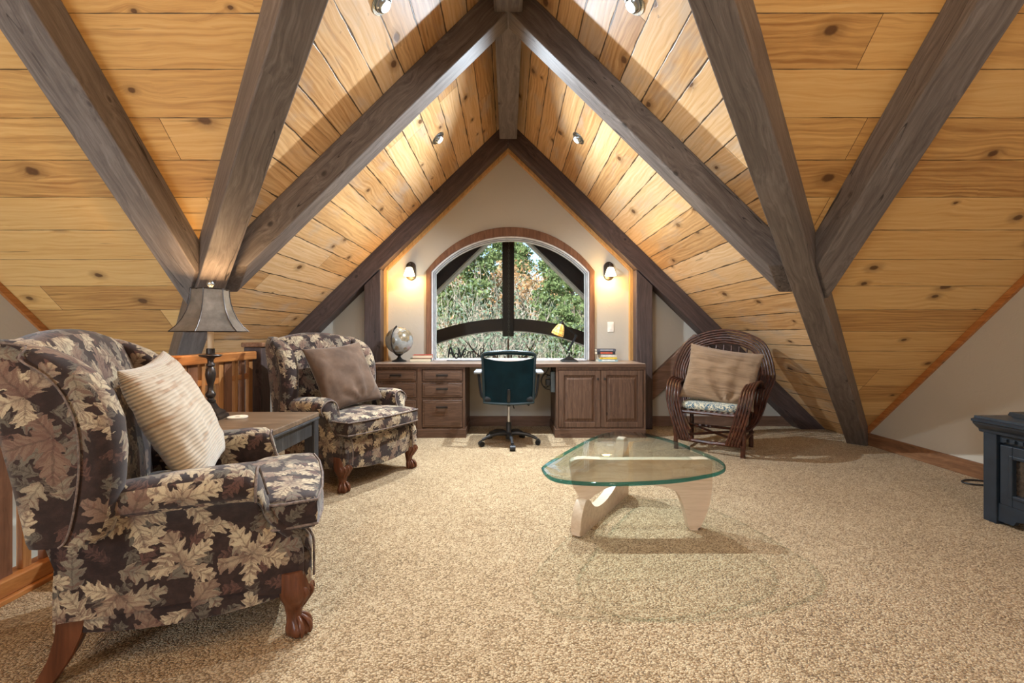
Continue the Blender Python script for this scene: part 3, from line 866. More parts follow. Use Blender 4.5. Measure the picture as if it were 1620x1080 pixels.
# lamp
l = thing('table_lamp', 'bronze candlestick table lamp with grey flared shade, on the end table', 'lamp', (-1.748, 2.665, .560), math.radians(12)); l.scale = (1.07, 1.07, 1.065)
bm = BM()
def sq(bm, prof, seg=4, rot=PI / 4):
    rings = [[Vector((r * math.cos(2 * PI * k / seg + rot), r * math.sin(2 * PI * k / seg + rot), z)) for k in range(seg)] for r, z in prof]
    loft(bm, rings)
sq(bm, [(.098, 0), (.098, .014), (.088, .022), (.080, .024), (.080, .036), (.066, .044), (.048, .054), (.036, .072), (.026, .09)])
bmesh.ops.recalc_face_normals(bm, faces=bm.faces); bmesh.ops.bevel(bm, geom=bm.edges[:], offset=.002, segments=2, affect='EDGES')
obj('base', bm, M['bronze'], l)
bm = BM(); lathe(bm, [(.018, .085), (.026, .092), (.026, .10), (.016, .106), (.014, .114), (.024, .124), (.026, .136), (.019, .148), (.013, .16), (.014, .185), (.022, .215), (.026, .245), (.022, .272), (.014, .286), (.021, .292), (.021, .300), (.015, .308), (.015, .325), (.022, .335), (.050, .342), (.056, .348), (.054, .353), (.030, .352), (.021, .358), (.021, .385), (.017, .388)], 24)
obj('stem', bm, M['bronze'], l, True)
bm = BM(); lathe(bm, [(.0155, .386), (.0155, .56), (.011, .562), (.011, .60)], 18); obj('candle_sleeve', bm, simple('cream_candle_sleeve', (.72, .55, .36), .6), l, True)
shade_m = Mat('mottled_shade'); _n = shade_m.noise(shade_m.coord(), 8.0, 5, .65)
shade_m.bsdf(shade_m.ramp(_n, [(.3, (.085, .07, .055)), (.5, (.17, .145, .12)), (.72, (.27, .235, .20))]), .45, .15)
bm = BM(); n6 = 6; rot = PI / 6
pr = [(.088, .712), (.090, .68), (.096, .64), (.108, .595), (.128, .55), (.155, .51), (.186, .480)]
def shade_rings(pr, off): return [[Vector(((r - off) * math.cos(2 * PI * k / n6 + rot), (r - off) * math.sin(2 * PI * k / n6 + rot), z)) for k in range(n6)] for r, z in pr]
loft(bm, shade_rings(pr, 0) + list(reversed(shade_rings(pr, .004))) + [shade_rings(pr, 0)[0]], caps=False)
sh = obj('lamp_shade', bm, shade_m.m, l)
bm = BM()
for k in range(n6): tube(bm, [((r + .001) * math.cos(2 * PI * k / n6 + rot), (r + .001) * math.sin(2 * PI * k / n6 + rot), z) for r, z in pr], .0028, 6)
for (r, z) in (pr[0], pr[-1]): tube(bm, [(r * math.cos(2 * PI * k / n6 + rot), r * math.sin(2 * PI * k / n6 + rot), z) for k in range(n6 + 1)], .003, 6)
obj('shade_trim', bm, M['bronze'], sh, True)
bm = BM(); tube(bm, [(0, 0, .60), (.045, 0, .62), (.05, 0, .67), (0, 0, .715)], .002, 6); tube(bm, [(0, 0, .60), (-.045, 0, .62), (-.05, 0, .67), (0, 0, .715)], .002, 6)
for k in range(3): a = 2 * PI * k / 3; tube(bm, [(0, 0, .712), (.086 * math.cos(a), .086 * math.sin(a), .709)], .002, 6)
obj('harp', bm, M['bronze'], l, True)
bm = BM(); lathe(bm, [(.004, .71), (.012, .716), (.006, .722), (.017, .734), (.019, .745), (.014, .757), (.004, .763)], 16); obj('finial', bm, M['nickel'], l, True)
bm = BM(); lathe(bm, [(.010, .60), (.020, .615), (.026, .636), (.022, .655), (.008, .668)], 14); obj('bulb', bm, emit('lit_bulb', (1, .78, .45), 14.0), l, True)
# coaster
bm = BM(); lathe(bm, [(.050, 0), (.054, .002), (.054, .009), (.050, .011), (.040, .0095), (.001, .0095)], 32)
cm_ = Mat('stone_coaster'); _c = cm_.n('ShaderNodeTexCoord').outputs['Object']; _x, _y, _z = cm_.sep(_c)
_lf = (1.0 - ((_x * 1.0 + _y * .45).abs() * 40.0).step(.3, .7)) * (1.0 - (_x * _x + _y * _y).sqrt().step(.028, .034))
cm_.bsdf(cm_.mix(_lf * .7, (.66, .58, .46), (.36, .30, .2)), .6)
o = obj('coaster', bm, cm_.m, None, True); o.location = at(376, 661, 2.686); o.location.z = .560
tag(o, 'round cream coaster with a leaf motif beside the bronze lamp', 'coaster')

# ------------------------------------------------------------------ railing along the stair opening
RX = -2.02
r = thing('stair_railing', 'reddish fir stair railing with slatted panels behind the end table', 'railing', (RX, 0, 0))
y0, y1 = -2.6, 3.568
bm = BM(); box(bm, -.045, .045, y0, y1, .862, .925, .008); obj('top_rail', bm, M['fir_y'], r)
bm = BM(); box(bm, -.022, .022, y0, y1, .70, .745, .002); 
bm.free()
bm = BM(); box(bm, -.045, .045, y0, y1, .02, .085, .006); box(bm, -.065, .065, y0, y1, 0, .02, .003); obj('bottom_rail', bm, M['fir_y'], r)
yy = y1 - .03; k = 0
while yy > .35:
    # end stile, wide dark slat, narrow pair with a cross piece
    for (dy, w, mt, nm_) in ((0, .05, 'fir_z', 'stile'), (-.10, .035, 'slat', 'baluster'), (-.185, .035, 'fir_z', 'baluster'), (-.285, .09, 'slat', 'slat')):
        yc = yy + dy
        if yc < .3: continue
        bm = BM(); box(bm, -.014, .014, yc - w / 2, yc + w / 2, .085, .862, .002); obj(nm_, bm, M[mt], r)
    bm = BM(); box(bm, -.012, .012, yy - .24, yy - .025, .715, .755, .002); obj('cross_piece', bm, M['fir_y'], r)
    yy -= .365
n_ = thing('newel_post', 'dark weathered newel post at the end of the stair railing', 'post', (-2.02, 3.655, 0))
bm = BM(); box(bm, -.07, .07, -.07, .07, 0, .955, .006); obj('shaft', bm, timber_mat('newel_timber', (.03, .02, .018), (.07, .045, .04), (.12, .08, .07), axis=2), n_)
bm = BM(); box(bm, -.085, .085, -.085, .085, .955, .992, .008); obj('cap', bm, M['base_y'], n_)
# ------------------------------------------------------------------ built-in desk
YF = 4.665
bm = BM(); box(bm, -1.405, 1.405, 4.64, 5.245, .722, .760, .004)
m_ = Mat('laminate_top'); _f = m_.noise(m_.coord(), 30.0, 5, .7)
m_.bsdf(m_.ramp(_f, [(.3, (.27, .20, .16)), (.7, (.34, .265, .215))]), .28)
dt = obj('desktop', bm, m_.m); bm = BM(); box(bm, -1.405, 1.405, 4.634, 4.640, .722, .757, .002); obj('front_edge', bm, M['alder_x'], dt)
tag(dt, 'long taupe desktop running wall to wall below the arched window', 'desktop')
def front(bm, x0, x1, z0, z1, y=YF, t=.02, bev=.006): return box(bm, x0, x1, y - t, y, z0, z1, bev, 2)
def pull(x, z, y, par, w=.12):
    bm = BM(); box(bm, x - w / 2, x + w / 2, y - .020, y - .012, z - .011, z + .011, .003)
    for a in (-1, 1): box(bm, x + a * w * .38 - .006, x + a * w * .38 + .006, y - .013, y + .002, z - .006, z + .006)
    obj('handle', bm, M['bronze'], par)
def drawers(name, label, x0, x1, dx0, dx1, right_end):
    c = thing(name, label, 'cabinet', ((x0 + x1) / 2, YF, 0)); ox = (x0 + x1) / 2
    bm = BM(); box(bm, x0 - ox, x1 - ox, 0, .565, .088, .721, .003); holes = [[(dx0 - ox - .005, a), (dx1 - ox + .005, a), (dx1 - ox + .005, b), (dx0 - ox - .005, b)] for a, b in ((.573, .702), (.405, .561), (.097, .390))]
    plate(bm, [(x0 - ox, .088), (x1 - ox, .088), (x1 - ox, .721), (x0 - ox, .721)], holes, lambda x, z: Vector((x, -.017, z)), lambda x, z: Vector((x, -.0005, z))); obj('body', bm, M['alder_z'], c)
    bm = BM(); box(bm, x0 - ox, x1 - ox + (.01 if right_end else 0), -.026, .56, 0, .088, .003); obj('plinth', bm, M['alder_x'], c)
    for z0, z1, hz in ((.578, .697, .64), (.410, .556, .50), (.102, .385, .315)):
        bm = BM(); box(bm, dx0 - ox, dx1 - ox, -.020, 0, z0, z1, .007, 3)
        box(bm, dx0 - ox + .022, dx1 - ox - .022, -.0235, -.018, z0 + .022, z1 - .022, .003)
        d = obj('drawer', bm, M['alder_x'], c)
        pull((dx0 + dx1) / 2 - ox, hz, -.0235, d)
    return c
drawers('drawer_cabinet', 'dark alder drawer unit next to the armchair, below the globe', -1.40, -.93, -1.352, -.945, False)
drawers('drawer_cabinet', 'dark alder drawer unit beside the knee space, left of the office chair', -.928, -.443, -.880, -.470, True)
c = thing('door_cabinet', 'dark alder cabinet with two raised panel doors, right of the office chair', 'cabinet', (.95, YF, 0)); ox = .95
bm = BM(); box(bm, .49 - ox, 1.408 - ox, 0, .565, .088, .721, .003)
plate(bm, [(.49 - ox, .088), (1.408 - ox, .088), (1.408 - ox, .721), (.49 - ox, .721)], [[(a, .103), (b, .103), (b, .695), (a, .695)] for a, b in ((.513 - ox, .9465 - ox), (.9495 - ox, 1.385 - ox))], lambda x, z: Vector((x, -.017, z)), lambda x, z: Vector((x, -.0005, z))); obj('body', bm, M['alder_z'], c)
bm = BM(); box(bm, .478 - ox, 1.408 - ox, -.026, .56, 0, .088, .003); obj('plinth', bm, M['alder_x'], c)
for x0, x1, kx in ((.518, .944, .915), (.952, 1.380, .985)):
    x0 -= ox; x1 -= ox; kx -= ox
    z0, z1 = .108, .690; bm = BM(); w = .052
    box(bm, x0, x0 + w, -.021, 0, z0, z1, .003); box(bm, x1 - w, x1, -.021, 0, z0, z1, .003)
    box(bm, x0 + w, x1 - w, -.021, 0, z0, z0 + w, .003); box(bm, x0 + w, x1 - w, -.021, 0, z1 - w, z1, .003)
    d = obj('door', bm, M['alder_z'], c)
    bm = BM(); a0, a1, b0, b1 = x0 + w, x1 - w, z0 + w, z1 - w
    def rg(i, y): return [Vector((a0 + i, y, b0 + i)), Vector((a1 - i, y, b0 + i)), Vector((a1 - i, y, b1 - i)), Vector((a0 + i, y, b1 - i))]
    loft(bm, [rg(0, -.002), rg(0, -.005), rg(.006, -.008), rg(.012, -.006), rg(.036, -.016), rg(.038, -.0175), rg(.06, -.0175)])
    obj('raised_panel', bm, M['alder_z'], d)
    bm = BM(); box(bm, kx - .011, kx + .011, -.038, -.028, .592, .614, .003); box(bm, kx - .005, kx + .005, -.03, -.02, .598, .608); obj('knob', bm, M['bronze'], d)
# electrical box with cords inside the knee space
e = thing('power_box', 'dark power box with looped cords on the side of the door cabinet', 'electrical box', (.478, 4.74, .5))
bm = BM(); box(bm, -.035, .010, -.02, .12, -.045, .17, .005); obj('housing', bm, simple('grey_plastic', (.10, .13, .15), .35), e)
bm = BM(); box(bm, -.085, -.036, 0, .08, .02, .085, .008); box(bm, -.075, -.036, .01, .06, .10, .13, .006); obj('adapter', bm, M['black'], e)
bm = BM()
tube(bm, smoothpts([(-.04, .03, .12), (-.09, .03, .14), (-.125, .04, .09), (-.12, .05, .03), (-.08, .05, .0), (-.045, .05, .02)], 6), .006, 8)
tube(bm, smoothpts([(-.05, .05, .21), (-.075, .04, .16), (-.11, .05, .13), (-.13, .06, .06), (-.09, .06, -.01), (-.04, .04, -.02)], 6), .005, 8)
tube(bm, smoothpts([(-.03, .04, .222), (-.02, .02, .19), (-.015, .03, .165)], 6), .006, 8)
obj('cord', bm, M['black'], e, True)

# ------------------------------------------------------------------ things on the desk
DZ = .760
g = thing('globe', 'antique toned desk globe on a dark stand at the left end of the desktop', 'globe', (-1.195, 4.98, DZ))
gm = Mat('globe_map'); c_ = gm.coord('Object'); x, y, z = gm.sep(c_)
land = gm.noise(c_, 9.0, 5, .55, .3).step(.50, .53); rel = gm.noise(c_, 34.0, 4)
sea = gm.ramp(rel, [(.3, (.30, .32, .32)), (.7, (.42, .43, .41))]); ld = gm.ramp(rel, [(.3, (.17, .14, .09)), (.7, (.36, .30, .20))])
lat = ((z * 40.0).frac() - .5).abs().step(.03, .0)
gm.bsdf(gm.mix(lat * .3, gm.mix(land, sea, ld), (.2, .17, .12)), .22, .25)
bm = BM(); uvsphere(bm, (0, 0, 0), .150, 40, 24); s_ = obj('sphere', bm, gm.m, g, True); s_.location = (0, 0, .232); s_.rotation_euler = (.2, math.radians(-23), .4)
bm = BM(); pts = []
for k in range(25):
    a = math.radians(108) + math.radians(200) * k / 24 ; pts.append((.161 * math.cos(a), 0, .161 * math.sin(a)))
tube(bm, pts, .0075, 8, True, (.5, 1.6)); 
me_ = obj('meridian_arm', bm, M['bronze'], g, True); me_.location = (0, 0, .232); me_.rotation_euler = (0, 0, math.radians(72))
bm = BM(); lathe(bm, [(.001, 0), (.080, 0), (.082, .006), (.074, .013), (.050, .022), (.030, .034), (.020, .046), (.016, .062), (.022, .066), (.014, .078)], 28); obj('base', bm, M['iron'], g, True)

def book(label, cx, cy, z, w, d, h, rz, cov, pages=(.72, .62, .45), group=None, spine=None):
    b = thing('book', label, 'book', (cx, cy, z), rz, group)
    bm = BM(); box(bm, -w / 2, w / 2, -d / 2, d / 2, 0, .0025, .001); box(bm, -w / 2, w / 2, -d / 2, d / 2, h - .0025, h, .001); box(bm, -w / 2, w / 2, -d / 2, -d / 2 + .003, 0, h, .0012)
    obj('cover', bm, cov, b)
    bm = BM(); box(bm, -w / 2 + .004, w / 2 - .004, -d / 2 + .003, d / 2 - .004, .0025, h - .0025)
    pm = Mat('book_pages'); zz = pm.sep(pm.coord())[2]; pm.bsdf(pm.mix(((zz * 2600.0).sin() * .5 + .5) * .25, pages, (.5, .4, .26)), .85)
    obj('pages', bm, pm.m, b)
    if spine:
        bm = BM(); box(bm, -w * .32, w * .34, -d / 2 - .0008, -d / 2 + .001, h * .28, h * .74)
        obj('spine_title', bm, spine, b)
    return b
cl = lambda n, c: simple(n, c, .55, var=.15, scale=40)
book('green bound book lying under the red book beside the globe', -.965, 5.02, DZ, .225, .155, .038, PI + .10, cl('green_cloth', (.06, .13, .08)))
book('red topped book lying on the green book beside the globe', -.945, 5.02, DZ + .0385, .205, .145, .036, PI + .04, cl('red_cloth', (.42, .05, .035)))
zs = DZ
for i, (lb, w, h, rz, c1, sp) in enumerate((
    ('pale blue book, lowest of the five books stacked by the window casing', .215, .024, .02, (.30, .46, .50), (.75, .80, .78)),
    ('yellow spined book lying on the pale blue book near the light switch', .185, .024, -.03, (.62, .45, .05), (.80, .60, .10)),
    ('white spined book in the middle of the stack below the light switch', .175, .028, .05, (.62, .58, .50), (.78, .76, .70)),
    ('black book with a red and white spine, second from the stack top', .20, .034, .0, (.03, .025, .03), (.55, .10, .05)),
    ('dark grey book on top of the five books by the window casing', .21, .027, -.02, (.09, .09, .11), (.36, .38, .42)))):
    book(lb, 1.085 + (.012, .02, .015, -.008, -.005)[i], 5.06, zs, w, .15, h, rz, cl('cover_%s' % ('sky', 'mustard', 'ivory', 'ink', 'slate')[i], c1), spine=cl('spine_%s' % ('sky', 'mustard', 'ivory', 'ink', 'slate')[i], sp)); zs += h + .0005

# script sign with mountains
sg = thing('word_sign', 'black metal word sign reading Adventure with mountain peaks, on the windowsill', 'sign', (0, 5.13, DZ))
SY = 5.13
def sp(u, v): p = at(u, v, SY); return (p.x, 0, p.z - DZ)
def stroke(bm, pts, r): tube(bm, smoothpts([sp(*p) for p in pts], 5), r, 8, True, (1, .45) if False else None)
letters = {
 'A': ([[(709.5, 565), (710.2, 558), (711.5, 551.5), (713, 549.5), (714.5, 553), (716, 560), (717.5, 565)], [(709.5, 559.5), (713, 558), (718, 558.5)]], .0085),
 'd': ([[(724.5, 561.5), (721.5, 558.5), (719.3, 561.5), (720.2, 565.5), (723, 566), (725.2, 562), (725.6, 553), (725.4, 551)], [(725.6, 556), (725.6, 563), (727, 565.5)]], .0062),
 'V': ([[(723.5, 551), (725, 550.6), (727, 556), (729.5, 565.5)], [(729.5, 565.5), (732.5, 557), (735.5, 551.5), (737, 553)]], .0075),
 'e': ([[(732.5, 561.5), (736, 559.5), (736.5, 556.5), (734, 556.5), (732.6, 560.5), (734, 564.8), (737.5, 563.5), (739, 561)]], .0042),
 'n': ([[(739.5, 565.3), (740, 557), (740.2, 559.5), (742.5, 556.6), (744.2, 558), (744.2, 565), (746, 565)]], .0042),
 't': ([[(748.8, 551.5), (748.3, 560), (749.3, 565.3), (752, 564)], [(745.6, 555.8), (752.4, 555.2)]], .0046),
 'u': ([[(752.4, 557), (752, 563), (753.6, 565.3), (756, 562.5), (756.8, 557.2), (757, 564.6), (758.6, 564.6)]], .0042),
 'R': ([[(760, 565.5), (760.4, 552), (764, 551.2), (765.3, 554), (763, 557.6), (760.6, 558.2), (763.5, 561.5), (766.5, 565.6)]], .0042),
 'E': ([[(767, 562), (770, 560.2), (770, 557.4), (767.8, 557.6), (766.8, 561.5), (768.4, 565.2), (772, 563.8), (774.5, 561)]], .0042)}
for k_, (sts, r) in letters.items():
    bm = BM()
    for st in sts: stroke(bm, st, r * 1.12)
    for v in bm.verts: v.co.y *= .5
    obj('letter', bm, M['iron'], sg, True)
bm = BM()
pk = [(727.2, 556), (732, 546.5), (734.8, 545.2), (736.2, 550.5), (741.2, 541.2), (745, 548), (749.2, 557.5), (753.5, 549), (756.4, 555.5), (764.6, 544.8), (766.2, 556), (767.5, 563)]
for a, b in zip(pk, pk[1:]): tube(bm, [sp(*a), sp(*b)], .0030, 8)
obj('mountain_outline', bm, M['iron'], sg)
bm = BM(); a = sp(707, 569)[0]; b = sp(768, 569)[0]; box(bm, a, b, -.02, .02, 0, .006, .001); obj('base_bar', bm, M['iron'], sg)

# stained glass swing arm desk lamp
dl = thing('desk_lamp', 'black swing arm desk lamp with amber stained glass shade, on the desktop', 'lamp', (.668, 4.98, DZ))
def dp(u, v, y=4.98): p = at(u, v, y); return Vector((p.x - .668, y - 4.98, p.z - DZ))
bm = BM(); sq(bm, [(.125, 0), (.125, .008), (.112, .018), (.085, .028), (.060, .040), (.036, .052), (.02, .058)]); obj('base', bm, M['iron'], dl)
bm = BM(); tube(bm, [(0, 0, .05), (0, 0, .10)], .007, 8)
e1, e2 = dp(899.5, 553), dp(911, 531)
for dy in (-.012, .012):
    tube(bm, [e1 + Vector((-.004, dy, 0)), e2 + Vector((-.004, dy, 0))], .0042, 8)
    tube(bm, [e1 + Vector((.010, dy, .002)), e2 + Vector((.010, dy, .002))], .0042, 8)
obj('lower_arm', bm, M['iron'], dl, True)
bm = BM(); hd = dp(888.5, 512)
for dz in (0, .012): tube(bm, [e2 + Vector((0, 0, dz)), hd + Vector((.01, 0, dz))], .0042, 8)
obj('upper_arm', bm, M['iron'], dl, True)
for p in (e1, e2):
    bm = BM(); tube(bm, [p + Vector((0, -.02, 0)), p + Vector((0, .02, 0))], .012, 12); obj('joint', bm, M['iron'], dl, True)
axis = (dp(880.5, 531) - dp(888.5, 511)).normalized()
Rm = frame_from(axis, (0, 1, 0))
def cone(bm, prof, seg, cap=True):
    rings = []
    for r, d in prof:
        rings.append([hd + Rm @ Vector((d, r * math.cos(2 * PI * k / seg), r * math.sin(2 * PI * k / seg))) for k in range(seg)])
    loft(bm, rings, cap)
bm = BM(); cone(bm, [(.006, -.045), (.007, -.03), (.018, -.022), (.026, -.006), (.024, .012)], 14); obj('socket_cap', bm, M['iron'], dl, True)
sm = Mat('amber_stained_glass'); n_ = sm.noise(sm.coord(), 30.0, 3); cc_ = sm.ramp(n_, [(.3, (.95, .45, .06)), (.6, (1, .72, .25)), (.8, (1, .85, .5))])
sm.bsdf(cc_, .3, 0.0, None, **{'Emission Color': cc_, 'Emission Strength': .35})
bm = BM(); prA = [(.024, .004), (.042, .03), (.060, .075), (.070, .115), (.066, .135)]
cone(bm, prA + [(.060, .133), (.054, .075), (.036, .03), (.02, .008)], 8, False)
sh = obj('lamp_shade', bm, sm.m, dl)
bm = BM()
for k in range(8):
    tube(bm, [hd + Rm @ Vector((d, (r + .001) * math.cos(2 * PI * k / 8), (r + .001) * math.sin(2 * PI * k / 8))) for r, d in prA], .0016, 5)
for r, d in (prA[2], prA[3], prA[4]): tube(bm, [hd + Rm @ Vector((d, (r + .001) * math.cos(2 * PI * k / 8), (r + .001) * math.sin(2 * PI * k / 8))) for k in range(9)], .0016, 5)
obj('leading', bm, M['iron'], sh, True)
bm = BM(); uvsphere(bm, hd + Rm @ Vector((.07, 0, 0)), .022, 12, 8); obj('bulb', bm, bpy.data.materials['lit_bulb'], dl, True)
bm = BM(); tube(bm, smoothpts([(.10, .02, .004), (.16, .05, .004), (.22, .04, .004), (.27, .06, .004), (.30, .10, .004), (.31, .14, .004)], 6), .0035, 6); obj('cord', bm, M['black'], dl, True)

# light switch and sconces
sw = thing('light_switch', 'white rocker light switch plate on the wall above the stacked books', 'light switch', (1.184, YW, 1.145))
bm = BM(); box(bm, -.036, .036, -.006, 0, -.058, .058, .003); obj('plate', bm, M['white'], sw)
bm = BM(); box(bm, -.017, .017, -.010, -.004, -.033, .033, .002); obj('rocker', bm, M['white'], sw)
opal = emit('opal_glass_lit', (1.0, .80, .50), 7.0)
def sconce():
    s = thing('wall_sconce', '', 'wall lamp')
    bm = BM(); pts = []
    for k in range(32):
        a = 2 * PI * k / 32; x = .056 * math.cos(a); z = .056 * math.sin(a) + (.05 if math.sin(a) > 0 else -.05); pts.append((x, z))
    prism(bm, pts, lambda x, z: Vector((x, -.02, z)), lambda x, z: Vector((x, 0, z)), .004); obj('backplate', bm, M['bronze'], s, True)
    bm = BM(); tube(bm, smoothpts([(0, -.015, .055), (0, -.06, .075), (0, -.10, .06), (0, -.105, .035)], 5), .009, 8); lathe(bm, [(.012, .046), (.026, .040), (.028, .026), (.024, .02)], 16, (0, -.105, 0)); obj('arm', bm, M['bronze'], s, True)
    bm = BM(); lathe(bm, [(.022, .034), (.034, .022), (.044, .0), (.052, -.03), (.062, -.058), (.064, -.068), (.058, -.07), (.046, -.03), (.036, 0), (.02, .025)], 24, (0, -.105, 0)); obj('glass_shade', bm, opal, s, True)
    return s
s1 = sconce(); s1.location = (-1.122, YW, 1.79); tag(s1, 'lit bronze wall sconce on the wall above the globe', 'wall lamp', 'wall sconces beside the arched window')
s2 = copy_tree(s1); s2.location = (1.160, YW, 1.79); tag(s2, 'lit bronze wall sconce on the wall above the light switch', 'wall lamp', 'wall sconces beside the arched window')

# recessed eyeball lights in the dormer slopes
canm = emit('lit_can_lens', (1.0, .93, .82), 20.0)
def can_light():
    c = thing('recessed_light', '', 'ceiling light')
    bm = BM(); lathe(bm, [(.050, .004), (.050, -.004), (.066, -.004), (.068, 0), (.068, .004)], 32); obj('trim_ring', bm, M['nickel'], c, True)
    bm = BM(); rings = []
    lathe(bm, [(.049, .002), (.047, -.012), (.041, -.024), (.034, -.031), (.031, -.032), (.030, -.02)], 28, caps=False); e = obj('eyeball', bm, M['nickel'], c, True)
    bm = BM(); lathe(bm, [(.0305, -.022), (.026, -.027), (.015, -.031), (.001, -.032)], 24); obj('lens', bm, canm, e, True)
    e.rotation_euler = (0, 0, 0)
    return c
c0 = can_light(); first = True
for s, y, lb in ((-1, 4.10, 'small lit recessed spotlight in the left dormer slope, beyond the mid room rafter'), (1, 4.10, 'small lit recessed spotlight in the right dormer slope, beyond the mid room rafter'),
                 (-1, 2.39, 'lit recessed spotlight at the top of the photo, left of the ridge beam'), (1, 2.39, 'lit recessed spotlight at the top of the photo, right of the ridge beam')):
    c = c0 if first else copy_tree(c0); first = False
    x = s * (.634 if y > 3 else .665)
    nrm_ = Vector((s * T, 0, 1)).normalized()
    c.matrix_world = Matrix.Translation((x, y, CD - T * abs(x) - .003)) @ frame_from((0, 1, 0), nrm_).to_4x4()
    tag(c, lb, 'ceiling light', 'recessed lights in the dormer slopes')
# ------------------------------------------------------------------ office chair
oc = thing('office_chair', 'dark teal mesh back swivel office chair on casters at the desk', 'chair', (.005, 4.40, 0))
mesh_m = Mat('teal_mesh'); u, v, _ = mesh_m.sep(mesh_m.coord('UV'))
pt_ = ((u * 900.0).sin() * (v * 900.0).sin()); ns = mesh_m.noise(mesh_m.coord(), 8.0, 3)
p_ = mesh_m.n('ShaderNodeBsdfPrincipled'); mesh_m.put(p_.inputs['Base Color'], mesh_m.ramp(ns, [(.3, (.001, .010, .015)), (.7, (.002, .019, .027))])); p_.inputs['Roughness'].default_value = .6; p_.inputs['Specular IOR Level'].default_value = .12
mesh_m.put(p_.inputs['Normal'], mesh_m.bump(pt_, .3, .002))
tr_ = mesh_m.n('ShaderNodeBsdfTransparent'); mx_ = mesh_m.n('ShaderNodeMixShader'); mesh_m.put(mx_.inputs[0], pt_.step(-.9, -.6) * .06 + .94)
mesh_m.nt.links.new(tr_.outputs[0], mx_.inputs[1]); mesh_m.nt.links.new(p_.outputs[0], mx_.inputs[2]); mesh_m.nt.links.new(mx_.outputs[0], mesh_m.out.inputs[0])
teal = simple('teal_black_plastic', (.010, .028, .036), .38)
BYK = -.19
def bp(x, z):   # point on the curved back plane
    return Vector((x, BYK - .03 * ((z - .42) / .5) + .05 * (x / .25) ** 2, z))
def half(z): return .228 + .018 * ((z - .42) / .48)
bm = BM()
ol = [(-half(.42), .435), (-half(.6), .6), (-half(.78), .78), (-half(.87), .86), (-.21, .885), (-.1, .897), (0, .90), (.1, .897), (.21, .885), (half(.87), .86), (half(.78), .78), (half(.6), .6), (half(.42), .435), (.21, .418), (0, .410), (-.21, .418)]
tube(bm, smoothpts([bp(*p) for p in ol], 6, True) + [bp(*ol[0])], .013, 8, False)
bk = obj('backrest', bm, teal, oc, True)
bm = BM(); rows = []; uvl = bm.loops.layers.uv.verify()
def sheet(bm, f, nu, nv, th=.006):
    L = []
    for side in (0, 1):
        L.append([[bm.verts.new(f(i / nu, j / nv) + Vector((0, side * th, 0))) for j in range(nv + 1)] for i in range(nu + 1)])
    for side in (0, 1):
        for i in range(nu):
            for j in range(nv):
                fc = bm.faces.new((L[side][i][j], L[side][i + 1][j], L[side][i + 1][j + 1], L[side][i][j + 1]))
                for l in fc.loops: l[uvl].uv = (l.vert.co.x, l.vert.co.z)
    per = [(i, 0) for i in range(nu + 1)] + [(nu, j) for j in range(1, nv + 1)] + [(i, nv) for i in range(nu - 1, -1, -1)] + [(0, j) for j in range(nv - 1, 0, -1)]
    for k in range(len(per)):
        a, b = per[k], per[(k + 1) % len(per)]
        bm.faces.new((L[0][a[0]][a[1]], L[0][b[0]][b[1]], L[1][b[0]][b[1]], L[1][a[0]][a[1]]))
def low(u_, v_):
    z0 = .425; x = (2 * u_ - 1); z1 = .842 - .035 * (1 - x * x)
    z = z0 + (z1 - z0) * v_; return bp(x * half(z), z)
sheet(bm, low, 20, 14)
obj('mesh_panel', bm, mesh_m.m, bk, True)
bm = BM(); uvl = bm.loops.layers.uv.verify()
def upp(u_, v_):
    x = (2 * u_ - 1); z0 = .852 + .018 * (1 - x * x); z1 = .868 + .030 * (1 - x * x)
    z = z0 + (z1 - z0) * v_; return bp(x * half(.86) * .98, z)
sheet(bm, upp, 20, 4); obj('top_band', bm, mesh_m.m, bk, True)
bm = BM(); vs = box(bm, -.235, .235, -.17, .26, .415, .485, .03, 4); obj('seat', bm, simple('black_seat_cloth', (.012, .014, .016), .85), oc, True)
bm = BM(); box(bm, -.09, .09, -.10, .12, .385, .415, .006); tube(bm, [(0, -.05, .39), (0, -.15, .40), (0, -.20, .46), (0, -.205, .55)], [.022, .02, .018, .014], 8); obj('seat_plate', bm, M['black'], oc, True)
bm = BM(); tube(bm, [(.08, .0, .395), (.16, -.02, .392), (.20, -.03, .378)], [.006, .006, .012], 8); tube(bm, [(.04, -.08, .39), (.05, -.12, .36)], .005, 6); obj('lever', bm, M['black'], oc, True)
for s in (1, -1):
    bm = BM(); tube(bm, smoothpts([(s * .10, .0, .405), (s * .20, -.01, .43), (s * .255, -.02, .455), (s * .275, -.02, .53), (s * .292, -.02, .685)], 6), .013, 8)
    a = obj('armrest', bm, M['black'], oc, True)
    bm = BM(); box(bm, s * .295 - .036, s * .295 + .036, -.13, .13, .684, .712, .012, 3); obj('arm_pad', bm, simple('grey_pad', (.30, .31, .32), .35), a, True)
bm = BM(); lathe(bm, [(.014, .20), (.014, .40)], 16); obj('gas_column', bm, M['steel'], oc, True)
bm = BM(); lathe(bm, [(.026, .045), (.030, .05), (.030, .115), (.026, .12), (.026, .205), (.018, .21)], 20); obj('hub', bm, M['black'], oc, True)
